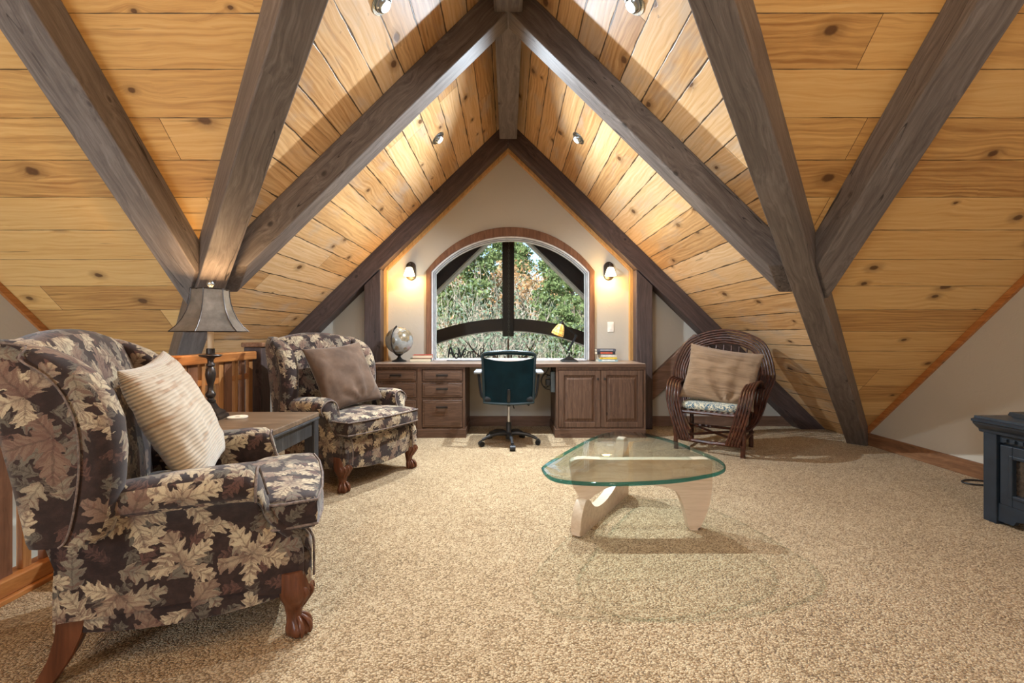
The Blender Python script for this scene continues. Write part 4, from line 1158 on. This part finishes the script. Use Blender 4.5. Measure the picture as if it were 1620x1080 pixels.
for k in range(5):
    a = math.radians(-83 + 72 * k); d = Vector((math.cos(a), math.sin(a), 0)); q = Vector((-d.y, d.x, 0))
    bm = BM(); R_ = .285
    tube(bm, smoothpts([d * .02 + Vector((0, 0, .095)), d * .10 + Vector((0, 0, .105)), d * .20 + Vector((0, 0, .09)), d * (R_ - .01) + Vector((0, 0, .06))], 5), [.021] * 6 + [.018] * 5 + [.014] * 5, 8)
    obj('base_leg', bm, M['black'], oc, True)
    bm = BM(); c_ = d * R_
    for s in (-1, 1): tube(bm, [c_ + q * (s * .008) + Vector((0, 0, .024)), c_ + q * (s * .024) + Vector((0, 0, .024))], .024, 14)
    tube(bm, [c_ + Vector((0, 0, .03)), c_ + Vector((0, 0, .062))], .009, 8); tube(bm, [c_ - q * .024 + Vector((0, 0, .026)), c_ + q * .024 + Vector((0, 0, .026))], .026, 10)
    obj('caster', bm, M['black'], oc, True)

# ------------------------------------------------------------------ coffee table
ct = thing('coffee_table', 'low coffee table with rounded triangular glass top on a bent pale maple base', 'table')
GH = .400
out = [(85, 355), (110, 320), (200, 262), (330, 188), (450, 125), (530, 92), (600, 73), (700, 60), (850, 66), (1000, 92), (1200, 152), (1400, 232), (1500, 275), (1550, 312), (1560, 350), (1535, 375), (1450, 402), (1200, 443), (900, 464), (600, 472), (300, 458), (150, 425)]
pl = []
for a, b in out:
    u, v = 840 + a * .1975, 670 + b * .1975 ; y = (CAM_H - GH) * FPX / (v - VPY); pl.append(((u - VPX) * y / FPX, y, 0))
pl = [(p.x, p.y) for p in smoothpts(pl, 5, True)]
cx = sum(p[0] for p in pl) / len(pl); cy = sum(p[1] for p in pl) / len(pl)
ct.location = (cx, cy, 0)
class edge: m = clear_glass('teal_glass_edge', (.09, .42, .45), 1.5)
bm = BM(); rings = []
for sc, z in ((.985, 0), (.996, .003), (1, .006), (1, .013), (.996, .016), (.985, .019)):
    rings.append([Vector(((x - cx) * sc, (y - cy) * sc, GH - .019 + z)) for x, y in pl])
loft(bm, rings)
o = obj('glass_top', bm, M['glass_top'], ct, True, False, 30)
o.data.materials.append(edge.m)
for p in o.data.polygons:
    if len(p.vertices) == 4: p.material_index = 1
def slab(name, prof, p0, d, th, parent, n=5, bev=.009):
    """profile (s along d, z) extruded th across"""
    d = Vector((d[0], d[1], 0)).normalized(); q = Vector((-d.y, d.x, 0))
    P = [(p.x, p.y) for p in smoothpts([(a, b, 0) for a, b in prof], n, True)]
    base = Vector((p0[0], p0[1], 0)) - Vector((cx, cy, 0))
    def f_(sg): return lambda a, z: base + d * a + q * (sg * th / 2) + Vector((0, 0, z))
    bm = BM(); prism(bm, P, f_(-1), f_(1), bev)
    return obj(name, bm, M['maple'], parent, True, False, 35)
UN = GH - .0205
# upper piece: runs across under the glass, its right end drops to the floor
slab('base_leg', [(.005, UN), (-.006, .30), (.0, .245), (.025, .20), (.045, .16), (.06, .15), (.08, .158), (.145, .205), (.21, .235), (.30, .247), (.40, .245), (.46, .238), (.525, .226), (.567, .20), (.594, .145), (.615, .07), (.629, .01), (.64, .0), (.675, .0), (.69, .015), (.73, .107), (.749, .188), (.755, .262), (.752, .33), (.745, UN), (.60, UN), (.40, UN), (.2, UN)], (.345, 2.47), (1, 0), .055, ct)
# lower piece: lies on the floor and rises at the back
slab('base_leg', [(-.03, 0), (-.043, .03), (-.035, .09), (-.005, .14), (.03, .172), (.06, .168), (.09, .150), (.125, .12), (.16, .10), (.213, .086), (.308, .084), (.425, .103), (.49, .128), (.55, .175), (.60, .25), (.63, .33), (.645, UN), (.70, UN), (.735, .30), (.745, .2), (.74, .1), (.725, .02), (.70, 0), (.4, 0), (.15, 0)], (.375, 2.40), (.545, .84), .055, ct)

# ------------------------------------------------------------------ bent willow chair (local: -y is the front)
def bark():
    m = Mat('glossy_willow'); c = m.coord(); n = m.noise(c, 22.0, 5, .7); g = m.noise(c, 3.0, 3)
    col = m.ramp(n * .7 + g * .3, [(.34, (.014, .004, .003)), (.5, (.050, .015, .008)), (.68, (.125, .042, .02))])
    return m.bsdf(col, .3, 0.0, m.bump(n, .4, .003))
WIL = bark()
rng = random.Random(5)
def twig(bm, pts, r, n=6, wob=.002, seg=7):
    P = smoothpts(pts, n)
    Q = [p + Vector((rng.uniform(-wob, wob), rng.uniform(-wob, wob), rng.uniform(-wob, wob))) for p in P]
    tube(bm, Q, [r * rng.uniform(.93, 1.08) for _ in Q], seg)
wc = thing('willow_chair', 'bent willow twig armchair with a tall hooped back, right of the desk', 'chair', (1.925, 4.235, 0), math.radians(-37))
W2, D0, D1 = .28, -.24, .24
for x in (-W2, W2):
    bm = BM(); twig(bm, [(x, D0, 0), (x * 1.01, D0, .20), (x, D0 + .01, .44)], .021, 5, .002, 9); obj('leg', bm, WIL, wc, True)
    bm = BM(); twig(bm, [(x * .95, D1, 0), (x * .95, D1, .25), (x * .95, D1 + .03, .62)], .020, 5, .002, 9); obj('leg', bm, WIL, wc, True)
bm = BM()
twig(bm, [(-W2, D0, .10), (0, D0 - .01, .095), (W2, D0, .10)], .017); twig(bm, [(-W2, D1, .15), (W2, D1, .15)], .014); twig(bm, [(-W2, D0 + .03, .12), (W2, D1 - .02, .16)], .012); twig(bm, [(W2, D0 + .03, .12), (-W2, D1 - .02, .16)], .012)
for x in (-W2, W2): twig(bm, [(x, D0, .15), (x, D1, .14)], .015); twig(bm, [(x, D0, .345), (x, D1, .335)], .016)
twig(bm, [(-W2, D0, .35), (W2, D0, .35)], .016); twig(bm, [(-W2, D1, .335), (W2, D1, .335)], .016)
obj('stretcher', bm, WIL, wc, True)
bm = BM()
for k in range(12): x = -.25 + .5 * k / 11; twig(bm, [(x, D0, .368), (x, 0, .364), (x, D1, .355)], .009, 4, .002, 6)
obj('seat_slats', bm, WIL, wc, True)
# hoops of the back
for k in range(6):
    o_ = k * .0235; hw = .455 - o_; zt = 1.10 - o_ * 1.05
    pts = [(-.20, -.05, .13 + o_ * .2), (-.34 + o_ * .4, .10, .26), (-hw + .045, .22, .50), (-hw, .27, .68), (-hw + .03, .32, .84)]
    for a in (150, 125, 100, 80, 55, 30):
        pts.append((hw * .97 * math.cos(math.radians(a)), .30 + .10 * math.sin(math.radians(a)), .72 + (zt - .72) * math.sin(math.radians(a)) ** .8))
    pts = pts[:4] + pts[5:] + [(hw, .27, .68), (hw - .045, .22, .50), (.34 - o_ * .4, .10, .26), (.20, -.05, .13 + o_ * .2)]
    bm = BM(); twig(bm, [(x, y + .006 * (k % 2), z) for x, y, z in pts], .0100, 6, .0012, 8); obj('back_hoop', bm, WIL, wc, True)
# spindles and inner loops
for k in range(9):
    x = -.28 + .56 * k / 8; zt = .72 + .20 * math.sqrt(max(0, 1 - (x / .36) ** 2))
    bm = BM(); twig(bm, [(x * .8, D1, .39), (x * .9, .31, .65), (x, .39, zt + .03)], .0075, 5, .003, 6); obj('back_spindle', bm, WIL, wc, True)
for xc in (-.17, .17):
    bm = BM(); twig(bm, [(xc - .10, .29, .45), (xc - .10, .33, .72), (xc - .06, .365, .84), (xc, .375, .87), (xc + .06, .365, .84), (xc + .10, .33, .72), (xc + .10, .29, .45)], .007, 6, .002, 6); obj('back_loop', bm, WIL, wc, True)
# arm loops: bundles that curve from the back over and down to the front rail
for s in (-1, 1):
    for k in range(5):
        o_ = k * .0235; xo = .345 - o_
        bm = BM(); twig(bm, [(s * (xo + .03), .30, .52), (s * (xo + .035), .10, .625 - o_ * .25), (s * (xo + .03), -.10, .635 - o_ * .3), (s * (xo + .015), -.235 + o_ * .25, .575 - o_ * .3), (s * (xo - .0), -.285 + o_ * .2, .45), (s * (xo - .045), -.285 + o_ * .12, .27), (s * (xo - .10), -.262, .095)], .0100, 7, .001, 8); obj('arm_twig', bm, WIL, wc, True)
WM = Matrix.Translation((1.925, 4.235, 0)) @ Matrix.Rotation(math.radians(-37), 4, 'Z')
def floral():
    m = Mat('blue_cream_print'); c = m.coord(); x, y, z = m.sep(c)
    a = m.noise(c, 34.0, 3, .55, 1.2); k = (a - .5).abs().step(.07, .03)
    b = m.noise(c, 60.0, 2, .5, .8).step(.6, .64)
    return m.bsdf(m.mix((k + b).min(1.0), (.56, .52, .38), (.05, .11, .16)), .85)
FL = floral()
bm = BM(); rings = []
for z, sc in ((.375, .90), (.377, .96), (.39, 1.0), (.415, 1.0), (.432, .97), (.440, .88), (.444, .5)):
    ring = []
    for k in range(40):
        t_ = 2 * PI * k / 40; c_, s_ = math.cos(t_), math.sin(t_)
        ring.append(Vector((.255 * sc * math.copysign(abs(c_) ** .35, c_), -.005 + .235 * sc * math.copysign(abs(s_) ** .35, s_), z)))
    rings.append(ring)
loft(bm, rings); o = obj('seat_cushion', bm, FL, None, True); o.matrix_world = WM
tag(o, 'blue and cream patterned seat pad on the willow chair', 'cushion')
o = pillow('back_cushion', .46, .40, .10, simple('grey_brown_print', (.16, .13, .115), .9, var=.5, scale=45), 8.0, .006)
orient(o, WM @ Vector((.02, .175, .665)), WM.to_3x3() @ Vector((1, 0, 0)), WM.to_3x3() @ Vector((0, .20, 1)))
tag(o, 'grey brown printed back cushion behind the tan pillow in the willow chair', 'cushion')
o = pillow('throw_pillow', .63, .54, .15, linen(), 3.0, .014, .038)
orient(o, WM @ Vector((.06, -.03, .675)), WM.to_3x3() @ Vector((.97, .10, -.15)), WM.to_3x3() @ Vector((.20, .36, .91)))
tag(o, 'crinkled tan linen throw cushion in the willow chair', 'cushion')

# ------------------------------------------------------------------ black electric fireplace cabinet on the right
fp = thing('fireplace_cabinet', 'black cabinet fireplace with dentil moulding and glass front by the right wall', 'fireplace', (2.72, 1.75, 0))
fb = simple('satin_black_paint', (.016, .024, .034), .3, var=.2)
X0, Y0_, Y1_ = 0.0, -.85, .85
bm = BM(); box(bm, .03, .47, -.80, .80, .05, .50, .002); obj('body', bm, fb, fp)
for s in (1, -1):
    bm = BM(); box(bm, -.005, .05, s * .81 - .035, s * .81 + .035, 0, .50, .004); obj('pilaster', bm, fb, fp)
    bm = BM(); box(bm, .40, .46, s * .80 - .03, s * .80 + .03, 0, .06, .003); obj('foot', bm, fb, fp)
bm = BM()
pf = [(.0, .495), (-.010, .50), (-.014, .515), (-.030, .528), (-.046, .545), (-.050, .556), (-.058, .560), (-.058, .572), (-.040, .578), (-.038, .590), (.44, .590), (.44, .495)]
prism(bm, pf, lambda x, z: Vector((x, -.862, z)), lambda x, z: Vector((x, .862, z))); obj('cornice', bm, fb, fp)
bm = BM()
for k in range(38):
    y = -.74 + 1.48 * k / 37; box(bm, .000, .022, y - .012, y + .012, .462, .482, .002)
box(bm, .012, .034, -.775, .775, .455, .497, .002); dn = obj('dentil_moulding', bm, fb, fp)
def frame(bm, x0, x1, y0, y1, z0, z1, w, bev=.004):
    box(bm, x0, x1, y0, y0 + w, z0, z1, bev); box(bm, x0, x1, y1 - w, y1, z0, z1, bev); box(bm, x0, x1, y0 + w, y1 - w, z0, z0 + w, bev); box(bm, x0, x1, y0 + w, y1 - w, z1 - w, z1, bev)
bm = BM(); frame(bm, .004, .034, -.765, .765, .118, .445, .062); frame(bm, -.006, .03, -.715, .715, .165, .398, .020, .005)
dr = obj('door_frame', bm, fb, fp)
gl = Mat('dark_fireplace_glass'); gl.bsdf(gl.ramp(gl.noise(gl.coord(), 60.0, 3), [(.3, (.020, .014, .010)), (.7, (.045, .033, .024))]), .12, 0.0, None, **{'Specular IOR Level': .7})
bm = BM(); box(bm, .018, .026, -.70, .70, .18, .384); obj('glass', bm, gl.m, dr)
bm = BM(); pf = [(-.775, .118), (-.775, .02), (-.70, .02), (-.685, .045), (-.64, .055), (-.60, .075), (.60, .075), (.64, .055), (.685, .045), (.70, .02), (.775, .02), (.775, .118)]
prism(bm, pf, lambda y, z: Vector((.006, y, z)), lambda y, z: Vector((.03, y, z))); obj('skirt', bm, fb, fp)
o_ = thing('media_player', 'slim black media box on top of the black fireplace cabinet', 'electronics', (2.93, 2.36, .590), math.radians(4))
bm = BM(); pf = [(-.20, .004), (-.17, 0), (.17, 0), (.20, .012), (.19, .030), (-.185, .022)]
prism(bm, pf, lambda y, z: Vector((-.11, y, z)), lambda y, z: Vector((.12, y, z)), .002); obj('case', bm, M['black'], o_)
bm = BM()
for k in range(5): box(bm, -.113, -.109, -.12 + k * .05, -.10 + k * .05, .010, .014)
obj('buttons', bm, M['steel'], o_)
bm = BM(); P = []
for u, v in ((1562, 763), (1545, 761), (1530, 760.5), (1522.5, 762), (1524, 764.5), (1535, 767), (1550, 768.5), (1566, 769.5)):
    y = CAM_H * FPX / (v - VPY); P.append(((u - VPX) * y / FPX, y, .008))
tube(bm, smoothpts(P, 6), .006, 8)
tag(obj('extension_cable', bm, M['black'], None, True), 'black power cord looping on the carpet by the fireplace cabinet', 'cord')
# ------------------------------------------------------------------ porch truss outside the window
YT = 6.30
EC = 2.615
for s, side in ((1, 'right'), (-1, 'left')):
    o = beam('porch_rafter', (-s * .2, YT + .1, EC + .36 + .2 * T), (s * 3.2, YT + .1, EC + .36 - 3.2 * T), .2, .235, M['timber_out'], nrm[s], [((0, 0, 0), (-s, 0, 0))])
    struct(o, 'dark porch rafter outside the window, %s slope' % side, 'beam')
    # pale fascia strip on the lower edge
    bm = BM(); pf = [(0, EC + .075), (s * 3.2, EC + .075 - 3.2 * T), (s * 3.2, EC - 3.2 * T), (0, EC)]
    prism(bm, pf, lambda x, z: Vector((x, YT + .02, z)), lambda x, z: Vector((x, YT + .24, z)))
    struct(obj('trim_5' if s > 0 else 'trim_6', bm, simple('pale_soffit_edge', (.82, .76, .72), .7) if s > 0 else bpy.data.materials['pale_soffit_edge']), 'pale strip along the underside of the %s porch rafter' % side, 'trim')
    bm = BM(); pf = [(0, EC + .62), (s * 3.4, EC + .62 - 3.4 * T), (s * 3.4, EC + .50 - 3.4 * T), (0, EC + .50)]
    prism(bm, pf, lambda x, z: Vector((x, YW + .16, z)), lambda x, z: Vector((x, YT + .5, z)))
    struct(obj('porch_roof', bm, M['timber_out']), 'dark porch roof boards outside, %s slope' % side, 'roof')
bm = BM(); box(bm, -.0875, .0875, YT, YT + .18, 1.05 - .2 * .0 - 2 * YT / FPX - .0, 2.9, .006)
for v in bm.verts:
    if v.co.z < 1.2 and v.co.z < 1.04: v.co.x *= .9
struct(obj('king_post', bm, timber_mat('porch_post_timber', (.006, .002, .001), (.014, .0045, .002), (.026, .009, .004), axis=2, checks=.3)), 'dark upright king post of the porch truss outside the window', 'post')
# arched collar beam
bm = BM()
def arc(z_c, z_e, hw, n=28): 
    h = z_c - z_e; R = (hw * hw + h * h) / (2 * h); return [(hw * (2 * k / n - 1), z_c - R + math.sqrt(R * R - (hw * (2 * k / n - 1)) ** 2)) for k in range(n + 1)]
zt = CAM_H - (503.5 - VPY) * YT / FPX; zb = CAM_H - (523 - VPY) * YT / FPX
ze_t = CAM_H - (522 - VPY) * YT / FPX; ze_b = CAM_H - (543 - VPY) * YT / FPX
hw = 110 * YT / FPX; k2 = (1.55 / hw) ** 2
up = arc(zt, zt - (zt - ze_t) * k2, 1.55); dn_ = arc(zb, zb - (zb - ze_b) * k2, 1.55)
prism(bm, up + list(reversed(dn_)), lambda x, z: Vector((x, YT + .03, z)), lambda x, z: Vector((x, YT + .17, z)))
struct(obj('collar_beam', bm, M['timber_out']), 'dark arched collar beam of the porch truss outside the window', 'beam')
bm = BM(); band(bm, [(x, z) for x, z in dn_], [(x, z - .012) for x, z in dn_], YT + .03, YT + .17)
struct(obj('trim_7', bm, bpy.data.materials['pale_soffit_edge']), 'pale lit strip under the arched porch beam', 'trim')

# antler chandelier hanging on a chain on the porch
YA = 6.12
ac = thing('antler_chandelier', 'antler chandelier hanging outside the window behind the office chair', 'chandelier', (0, 0, 0))
bm = BM()
z = 2.9; k = 0
while z > .98 - .0:
    ring = []
    for q in range(9):
        a = 2 * PI * q / 8; r1, r2 = .011, .021
        ring.append(Vector(((r1 * math.cos(a)) if k % 2 else 0, YA + (0 if k % 2 else r1 * math.cos(a)), z + r2 * math.sin(a))))
    tube(bm, [r + Vector((.008, 0, 0)) for r in ring], .0032, 5, False); z -= .034; k += 1
obj('chain', bm, simple('chain_steel', (.16, .14, .12), .4, .7), ac, True)
antm = simple('antler_bone', (.16, .085, .05), .6, var=.5, scale=20)
def ap(u, v): return at(u, v, YA)
for pts, rad, tines in (
    ([(800, 575), (775, 572), (755, 560), (743, 546), (736, 539)], .017, [[(765, 566), (764, 556), (766, 548)], [(752, 556), (743, 556), (736, 553)]]),
    ([(808, 575), (825, 570), (836, 558), (842, 548), (846, 540)], .017, [[(838, 553), (834, 548), (833, 544)], [(826, 569), (836, 563), (852, 558)]]),
    ([(800, 577), (788, 568), (780, 560), (777, 551)], .013, [[(782, 562), (774, 562), (770, 557)]]),
    ([(808, 577), (820, 571), (832, 562), (838, 552)], .012, [[(828, 565), (838, 567), (846, 564)]])):
    bm = BM(); P = smoothpts([ap(*p) + Vector((0, .03 * math.sin(i * 1.7), 0)) for i, p in enumerate(pts)], 5)
    tube(bm, P, [rad * (1 - .75 * i / (len(P) - 1)) for i in range(len(P))], 8)
    for t_ in tines:
        Q = smoothpts([ap(*p) for p in t_], 4); tube(bm, Q, [rad * .7 * (1 - .8 * i / (len(Q) - 1)) for i in range(len(Q))], 7)
    obj('antler', bm, antm, ac, True)
bm = BM(); lathe(bm, [(.02, 0), (.10, .01), (.11, .03), (.06, .06), (.015, .09), (.012, .16)], 20, (0, YA, .62)); lathe(bm, [(.012, 0), (.012, .24)], 10, (0, YA, .76)); obj('hub', bm, antm, ac, True)
for a in range(6):
    an = 2 * PI * a / 6 + .3; bm = BM(); lathe(bm, [(.012, 0), (.025, .02), (.025, .028), (.011, .03), (.011, .075)], 12, (.2 * math.cos(an), YA + .2 * math.sin(an), .70)); tube(bm, [(.03 * math.cos(an), YA + .03 * math.sin(an), .66), (.12 * math.cos(an), YA + .12 * math.sin(an), .655), (.2 * math.cos(an), YA + .2 * math.sin(an), .70)], .011, 7); obj('candle_cup', bm, antm, ac, True)

# ------------------------------------------------------------------ hillside and woods
rg = random.Random(11)
def hill(x, y): return -2.6 + max(0, y - 9) * .165 + .25 * mnoise.noise(Vector((x * .15, y * .15, 0)))
bm = BM(); NX, NY = 40, 40; G = []
for i in range(NX + 1):
    G.append([])
    for j in range(NY + 1):
        x = -30 + 60 * i / NX; y = 7.2 + 60 * j / NY; G[-1].append(bm.verts.new((x, y, hill(x, y))))
for i in range(NX):
    for j in range(NY): bm.faces.new((G[i][j], G[i + 1][j], G[i + 1][j + 1], G[i][j + 1]))
gm_ = Mat('leaf_litter'); f_ = gm_.noise(gm_.coord(), 1.8, 6, .7); gm_.bsdf(gm_.ramp(f_, [(.3, (.14, .10, .05)), (.5, (.28, .20, .11)), (.7, (.30, .30, .14))]), .95, 0.0, gm_.bump(gm_.noise(gm_.coord(), 14.0, 4), .8, .1))
struct(obj('ground_outside', bm, gm_.m, None, True), 'leaf covered hillside beyond the porch', 'hillside')
def leafmat(name, a, b, c):
    m = Mat(name); n = m.noise(m.coord(), 3.5, 4, .7); n2 = m.noise(m.coord(), 40.0, 2)
    col = m.ramp(n * .6 + n2 * .4, [(.36, a), (.5, b), (.64, c)])
    d = m.n('ShaderNodeBsdfDiffuse'); m.put(d.inputs[0], col); t = m.n('ShaderNodeBsdfTranslucent'); m.put(t.inputs[0], col)
    x = m.n('ShaderNodeMixShader'); x.inputs[0].default_value = .35
    m.nt.links.new(d.outputs[0], x.inputs[1]); m.nt.links.new(t.outputs[0], x.inputs[2]); m.nt.links.new(x.outputs[0], m.out.inputs[0])
    return m.m
GREEN = leafmat('cedar_green', (.08, .12, .05), (.19, .26, .11), (.34, .40, .20)); GREY = leafmat('blue_green_foliage', (.13, .18, .13), (.22, .29, .21), (.34, .40, .29)); RUST = leafmat('rust_oak_leaves', (.30, .15, .06), (.55, .33, .17), (.70, .52, .34))
BARK = simple('pale_bark', (.42, .37, .31), .9, var=.4, scale=8); BARKD = simple('grey_bark', (.18, .15, .12), .9, var=.4, scale=8)
def leaves(bm, c, r, n, size, flat=1.0):
    for _ in range(n):
        while True:
            d = Vector((rg.uniform(-1, 1), rg.uniform(-1, 1), rg.uniform(-1, 1)))
            if .15 < d.length < 1: break
        p = Vector(c) + Vector((d.x * r, d.y * r, d.z * r * flat))
        a = Vector((rg.gauss(0, 1), rg.gauss(0, 1), rg.gauss(0, 1))).normalized(); b = a.cross(Vector((rg.gauss(0, 1), rg.gauss(0, 1), rg.gauss(0, 1)))).normalized()
        s = size * rg.uniform(.6, 1.4)
        bm.faces.new([bm.verts.new(p + a * s), bm.verts.new(p + b * s * .5), bm.verts.new(p - a * s), bm.verts.new(p - b * s * .5)])
def branchy(bm, p, d, L, r, depth, tips, spread=.55):
    q = p + d * L; m_ = p + d * L * .5 + Vector((rg.uniform(-1, 1), rg.uniform(-1, 1), rg.uniform(-.5, .5))) * L * .06
    tube(bm, [p, m_, q], [r, r * .8, r * .62], 5, False)
    if depth == 0: tips.append(q); return
    for _ in range(rg.choice((2, 3, 3))):
        nd = (d + Vector((rg.gauss(0, spread), rg.gauss(0, spread), rg.gauss(.12, spread * .6)))).normalized()
        branchy(bm, p + d * L * rg.uniform(.55, 1.0), nd, L * rg.uniform(.55, .8), r * .58, depth - 1, tips, spread)
def flatten(b): 
    return b
def obj_raw(name, bm, mat, parent):
    me = bpy.data.meshes.new(name); bm.to_mesh(me); bm.free(); me.materials.append(mat)
    o = bpy.data.objects.new(name, me); COL.objects.link(o); o.parent = parent; return o
def tree(kind):
    t = thing({'cedar': 'cedar_tree', 'oak': 'autumn_oak_tree', 'bare': 'bare_sapling'}[kind], '', 'tree')
    bt, bl = BM(), BM(); tips = []
    if kind == 'cedar':
        tube(bt, [(0, 0, 0), (.05, 0, 3), (0, .03, 7.5)], [.13, .09, .02], 7)
        for i in range(44):
            z = 1.0 + 6.4 * (i / 44); rr_ = 1.75 * (1 - (z - .5) / 7.6) ** .8; a = rg.uniform(0, 2 * PI)
            e = Vector((rr_ * math.cos(a), rr_ * math.sin(a), z - .1)); tube(bt, [(0, 0, z), e], [.02, .006], 4, False)
            for k in (.35, .65, .95): leaves(bl, Vector((0, 0, z)).lerp(e, k), .42, 34, .10, .5)
        obj_raw('trunk', bt, BARKD, t); obj_raw('foliage', bl, GREEN, t)
    elif kind == 'oak':
        branchy(bt, Vector((0, 0, 0)), Vector((0, 0, 1)), 2.4, .10, 4, tips, .5)
        for p in tips: leaves(bl, p, .42, 9, .085)
        obj_raw('trunk', bt, BARK, t); obj_raw('foliage', bl, RUST, t)
    else:
        for _ in range(5):
            branchy(bt, Vector((rg.uniform(-.25, .25), rg.uniform(-.25, .25), 0)), Vector((rg.gauss(0, .22), rg.gauss(0, .22), 1)).normalized(), 1.9, .030, 3, tips, .35)
        obj_raw('branches', bt, BARK, t)
        for p in tips: leaves(bl, p, .3, 3, .06)
        obj_raw('leaves', bl, GREY, t)
    return t
LB = {'cedar': ('green cedar tree with dense foliage in the woods outside the arched window', 'evergreens in the woods outside'),
      'oak': ('oak with rust coloured autumn leaves in the woods outside the arched window', 'autumn oaks in the woods outside'),
      'bare': ('pale bare sapling thicket in the woods outside the arched window', 'bare saplings in the woods outside')}
spots = {'cedar': [], 'oak': [], 'bare': []}
def spot(kind, u, y, sc): spots[kind].append(((u - VPX) * y / FPX, y, sc * (.86 if y > 23 else 1.0)))
for u, y, sc in ((752, 15, .78), (868, 14, .66), (893, 12.5, .50), (905, 19, 1.0), (728, 21, 1.05), (704, 17, .62), (780, 25, .95), (870, 27, 1.1), (828, 28, 1.0), (815, 32, 1.1), (918, 25, 1.1), (690, 27, 1.15), (800, 33, 1.2), (895, 33, 1.25), (715, 34, 1.25)): spot('cedar', u, y, sc)
for u, y, sc in ((842, 17, .92), (778, 18, .95), (708, 15, .72), (822, 21, 1.0), (872, 18, .6), (744, 22, .9), (905, 15, .62), (690, 20, .85), (800, 26, 1.1), (858, 26, 1.0)): spot('oak', u, y, sc)
for u, y, sc in ((735, 11.5, .80), (758, 12.5, .9), (775, 11, .72), (790, 13, .9), (815, 12, .7), (838, 11.5, .66), (860, 11, .62), (885, 12.5, .68), (905, 11, .62), (712, 12, .8), (696, 11, .75), (722, 14, 1.0), (830, 14, .8), (745, 10.5, .6), (875, 10.5, .5), (800, 10.5, .5), (768, 15, 1.05), (700, 14, 1.0), (915, 13, .8), (850, 14, .8)): spot('bare', u, y, sc)
for kd, L in spots.items():
    protos = [tree(kd) for _ in range(2)]; used = [False, False]
    for i, (x, y, sc) in enumerate(L):
        k = i % 2
        t = protos[k] if not used[k] else copy_tree(protos[k]); used[k] = True
        t.location = (x, y, hill(x, y) - .05); t.rotation_euler.z = rg.uniform(0, 6.28); t.scale = (sc, sc, sc * rg.uniform(.95, 1.1))
        tag(t, LB[kd][0], 'tree', LB[kd][1])
# ------------------------------------------------------------------ light
def lamp(name, kind, loc, energy, color, **kw):
    l = bpy.data.lights.new(name, kind); l.energy = energy; l.color = color
    for k, v in kw.items(): setattr(l, k, v)
    o = bpy.data.objects.new(name, l); COL.objects.link(o); o.location = loc
    return o
def aim(o, d):
    o.rotation_euler = Vector(d).to_track_quat('-Z', 'Y').to_euler()
    return o
WARM = (1.0, .66, .34); SOFT = (1.0, .76, .50); DAY = (.72, .86, 1.0)
for s in (1, -1):
    aim(lamp('can_light', 'SPOT', (s * .60, 4.08, 2.765), 500, (.78, .90, 1.0), spot_size=math.radians(136), spot_blend=.85, shadow_soft_size=.03), (-s * .60, -.32, -.73))
    aim(lamp('can_light', 'SPOT', (s * .62, 2.38, 2.745), 95, (.78, .90, 1.0), spot_size=math.radians(132), spot_blend=.9, shadow_soft_size=.05), (-s * .60, -.05, -.78))
    lamp('sconce_light', 'POINT', (s * 1.14 + .003, 5.10, 1.73), 17, (1.0, .60, .20), shadow_soft_size=.04)
    aim(lamp('back_fill_light', 'AREA', (s * 2.825, YB - .05, 1.62), 90 - 50 * s, DAY, shape='RECTANGLE', size=.9, size_y=2.2), (-s * .2, 1, -.1))  # cool fill placed in the added back windows
lamp('warm_fill_light', 'POINT', (1.3, -.4, 3.1), 85, SOFT, shadow_soft_size=.22)  # unseen warm fill added behind the viewer, no fixture modelled
lamp('warm_fill_light', 'POINT', (-1.3, -.4, 3.1), 85, SOFT, shadow_soft_size=.22)
lamp('table_lamp_light', 'POINT', (-1.748, 2.665, 1.257), 40, WARM, shadow_soft_size=.03)
lamp('desk_lamp_light', 'POINT', (.56, 4.98, 1.10), 2.5, WARM, shadow_soft_size=.02)
lamp('stairwell_light', 'AREA', (-2.75, .3, -.6), 130, DAY, shape='RECTANGLE', size=1.0, size_y=3.0)
sun = aim(lamp('sun', 'SUN', (0, 0, 20), 10.5, (1.0, .95, .87), angle=.01), (.35, .75, -.62))
w = bpy.data.worlds.new('sky'); SC.world = w; w.use_nodes = True
nt = w.node_tree; bg = nt.nodes['Background']
sky = nt.nodes.new('ShaderNodeTexSky'); sky.sky_type = 'NISHITA'; sky.sun_disc = False
sky.sun_elevation = math.radians(38); sky.sun_rotation = math.radians(200)
nt.links.new(sky.outputs[0], bg.inputs[0]); bg.inputs[1].default_value = .32

# ------------------------------------------------------------------ camera
cam = bpy.data.cameras.new('camera'); co = bpy.data.objects.new('camera', cam); COL.objects.link(co)
co.location = (0, 0, CAM_H); co.rotation_euler = (PI / 2, 0, 0)
cam.sensor_width = 36.0; cam.lens = FPX / 1620 * 36
cam.shift_x = 6 / 1620; cam.shift_y = -10 / 1620; cam.clip_start = .05
SC.camera = co
SC.view_settings.view_transform = 'Standard'
SC.view_settings.look = 'None'
SC.view_settings.exposure = 0.0
SC.view_settings.gamma = 1.0
SC.view_settings.use_curve_mapping = False
SC.cycles.use_denoising = True
SC.cycles.max_bounces = 10; SC.cycles.diffuse_bounces = 5; SC.cycles.transparent_max_bounces = 16
SC.cycles.sample_clamp_indirect = 6.0
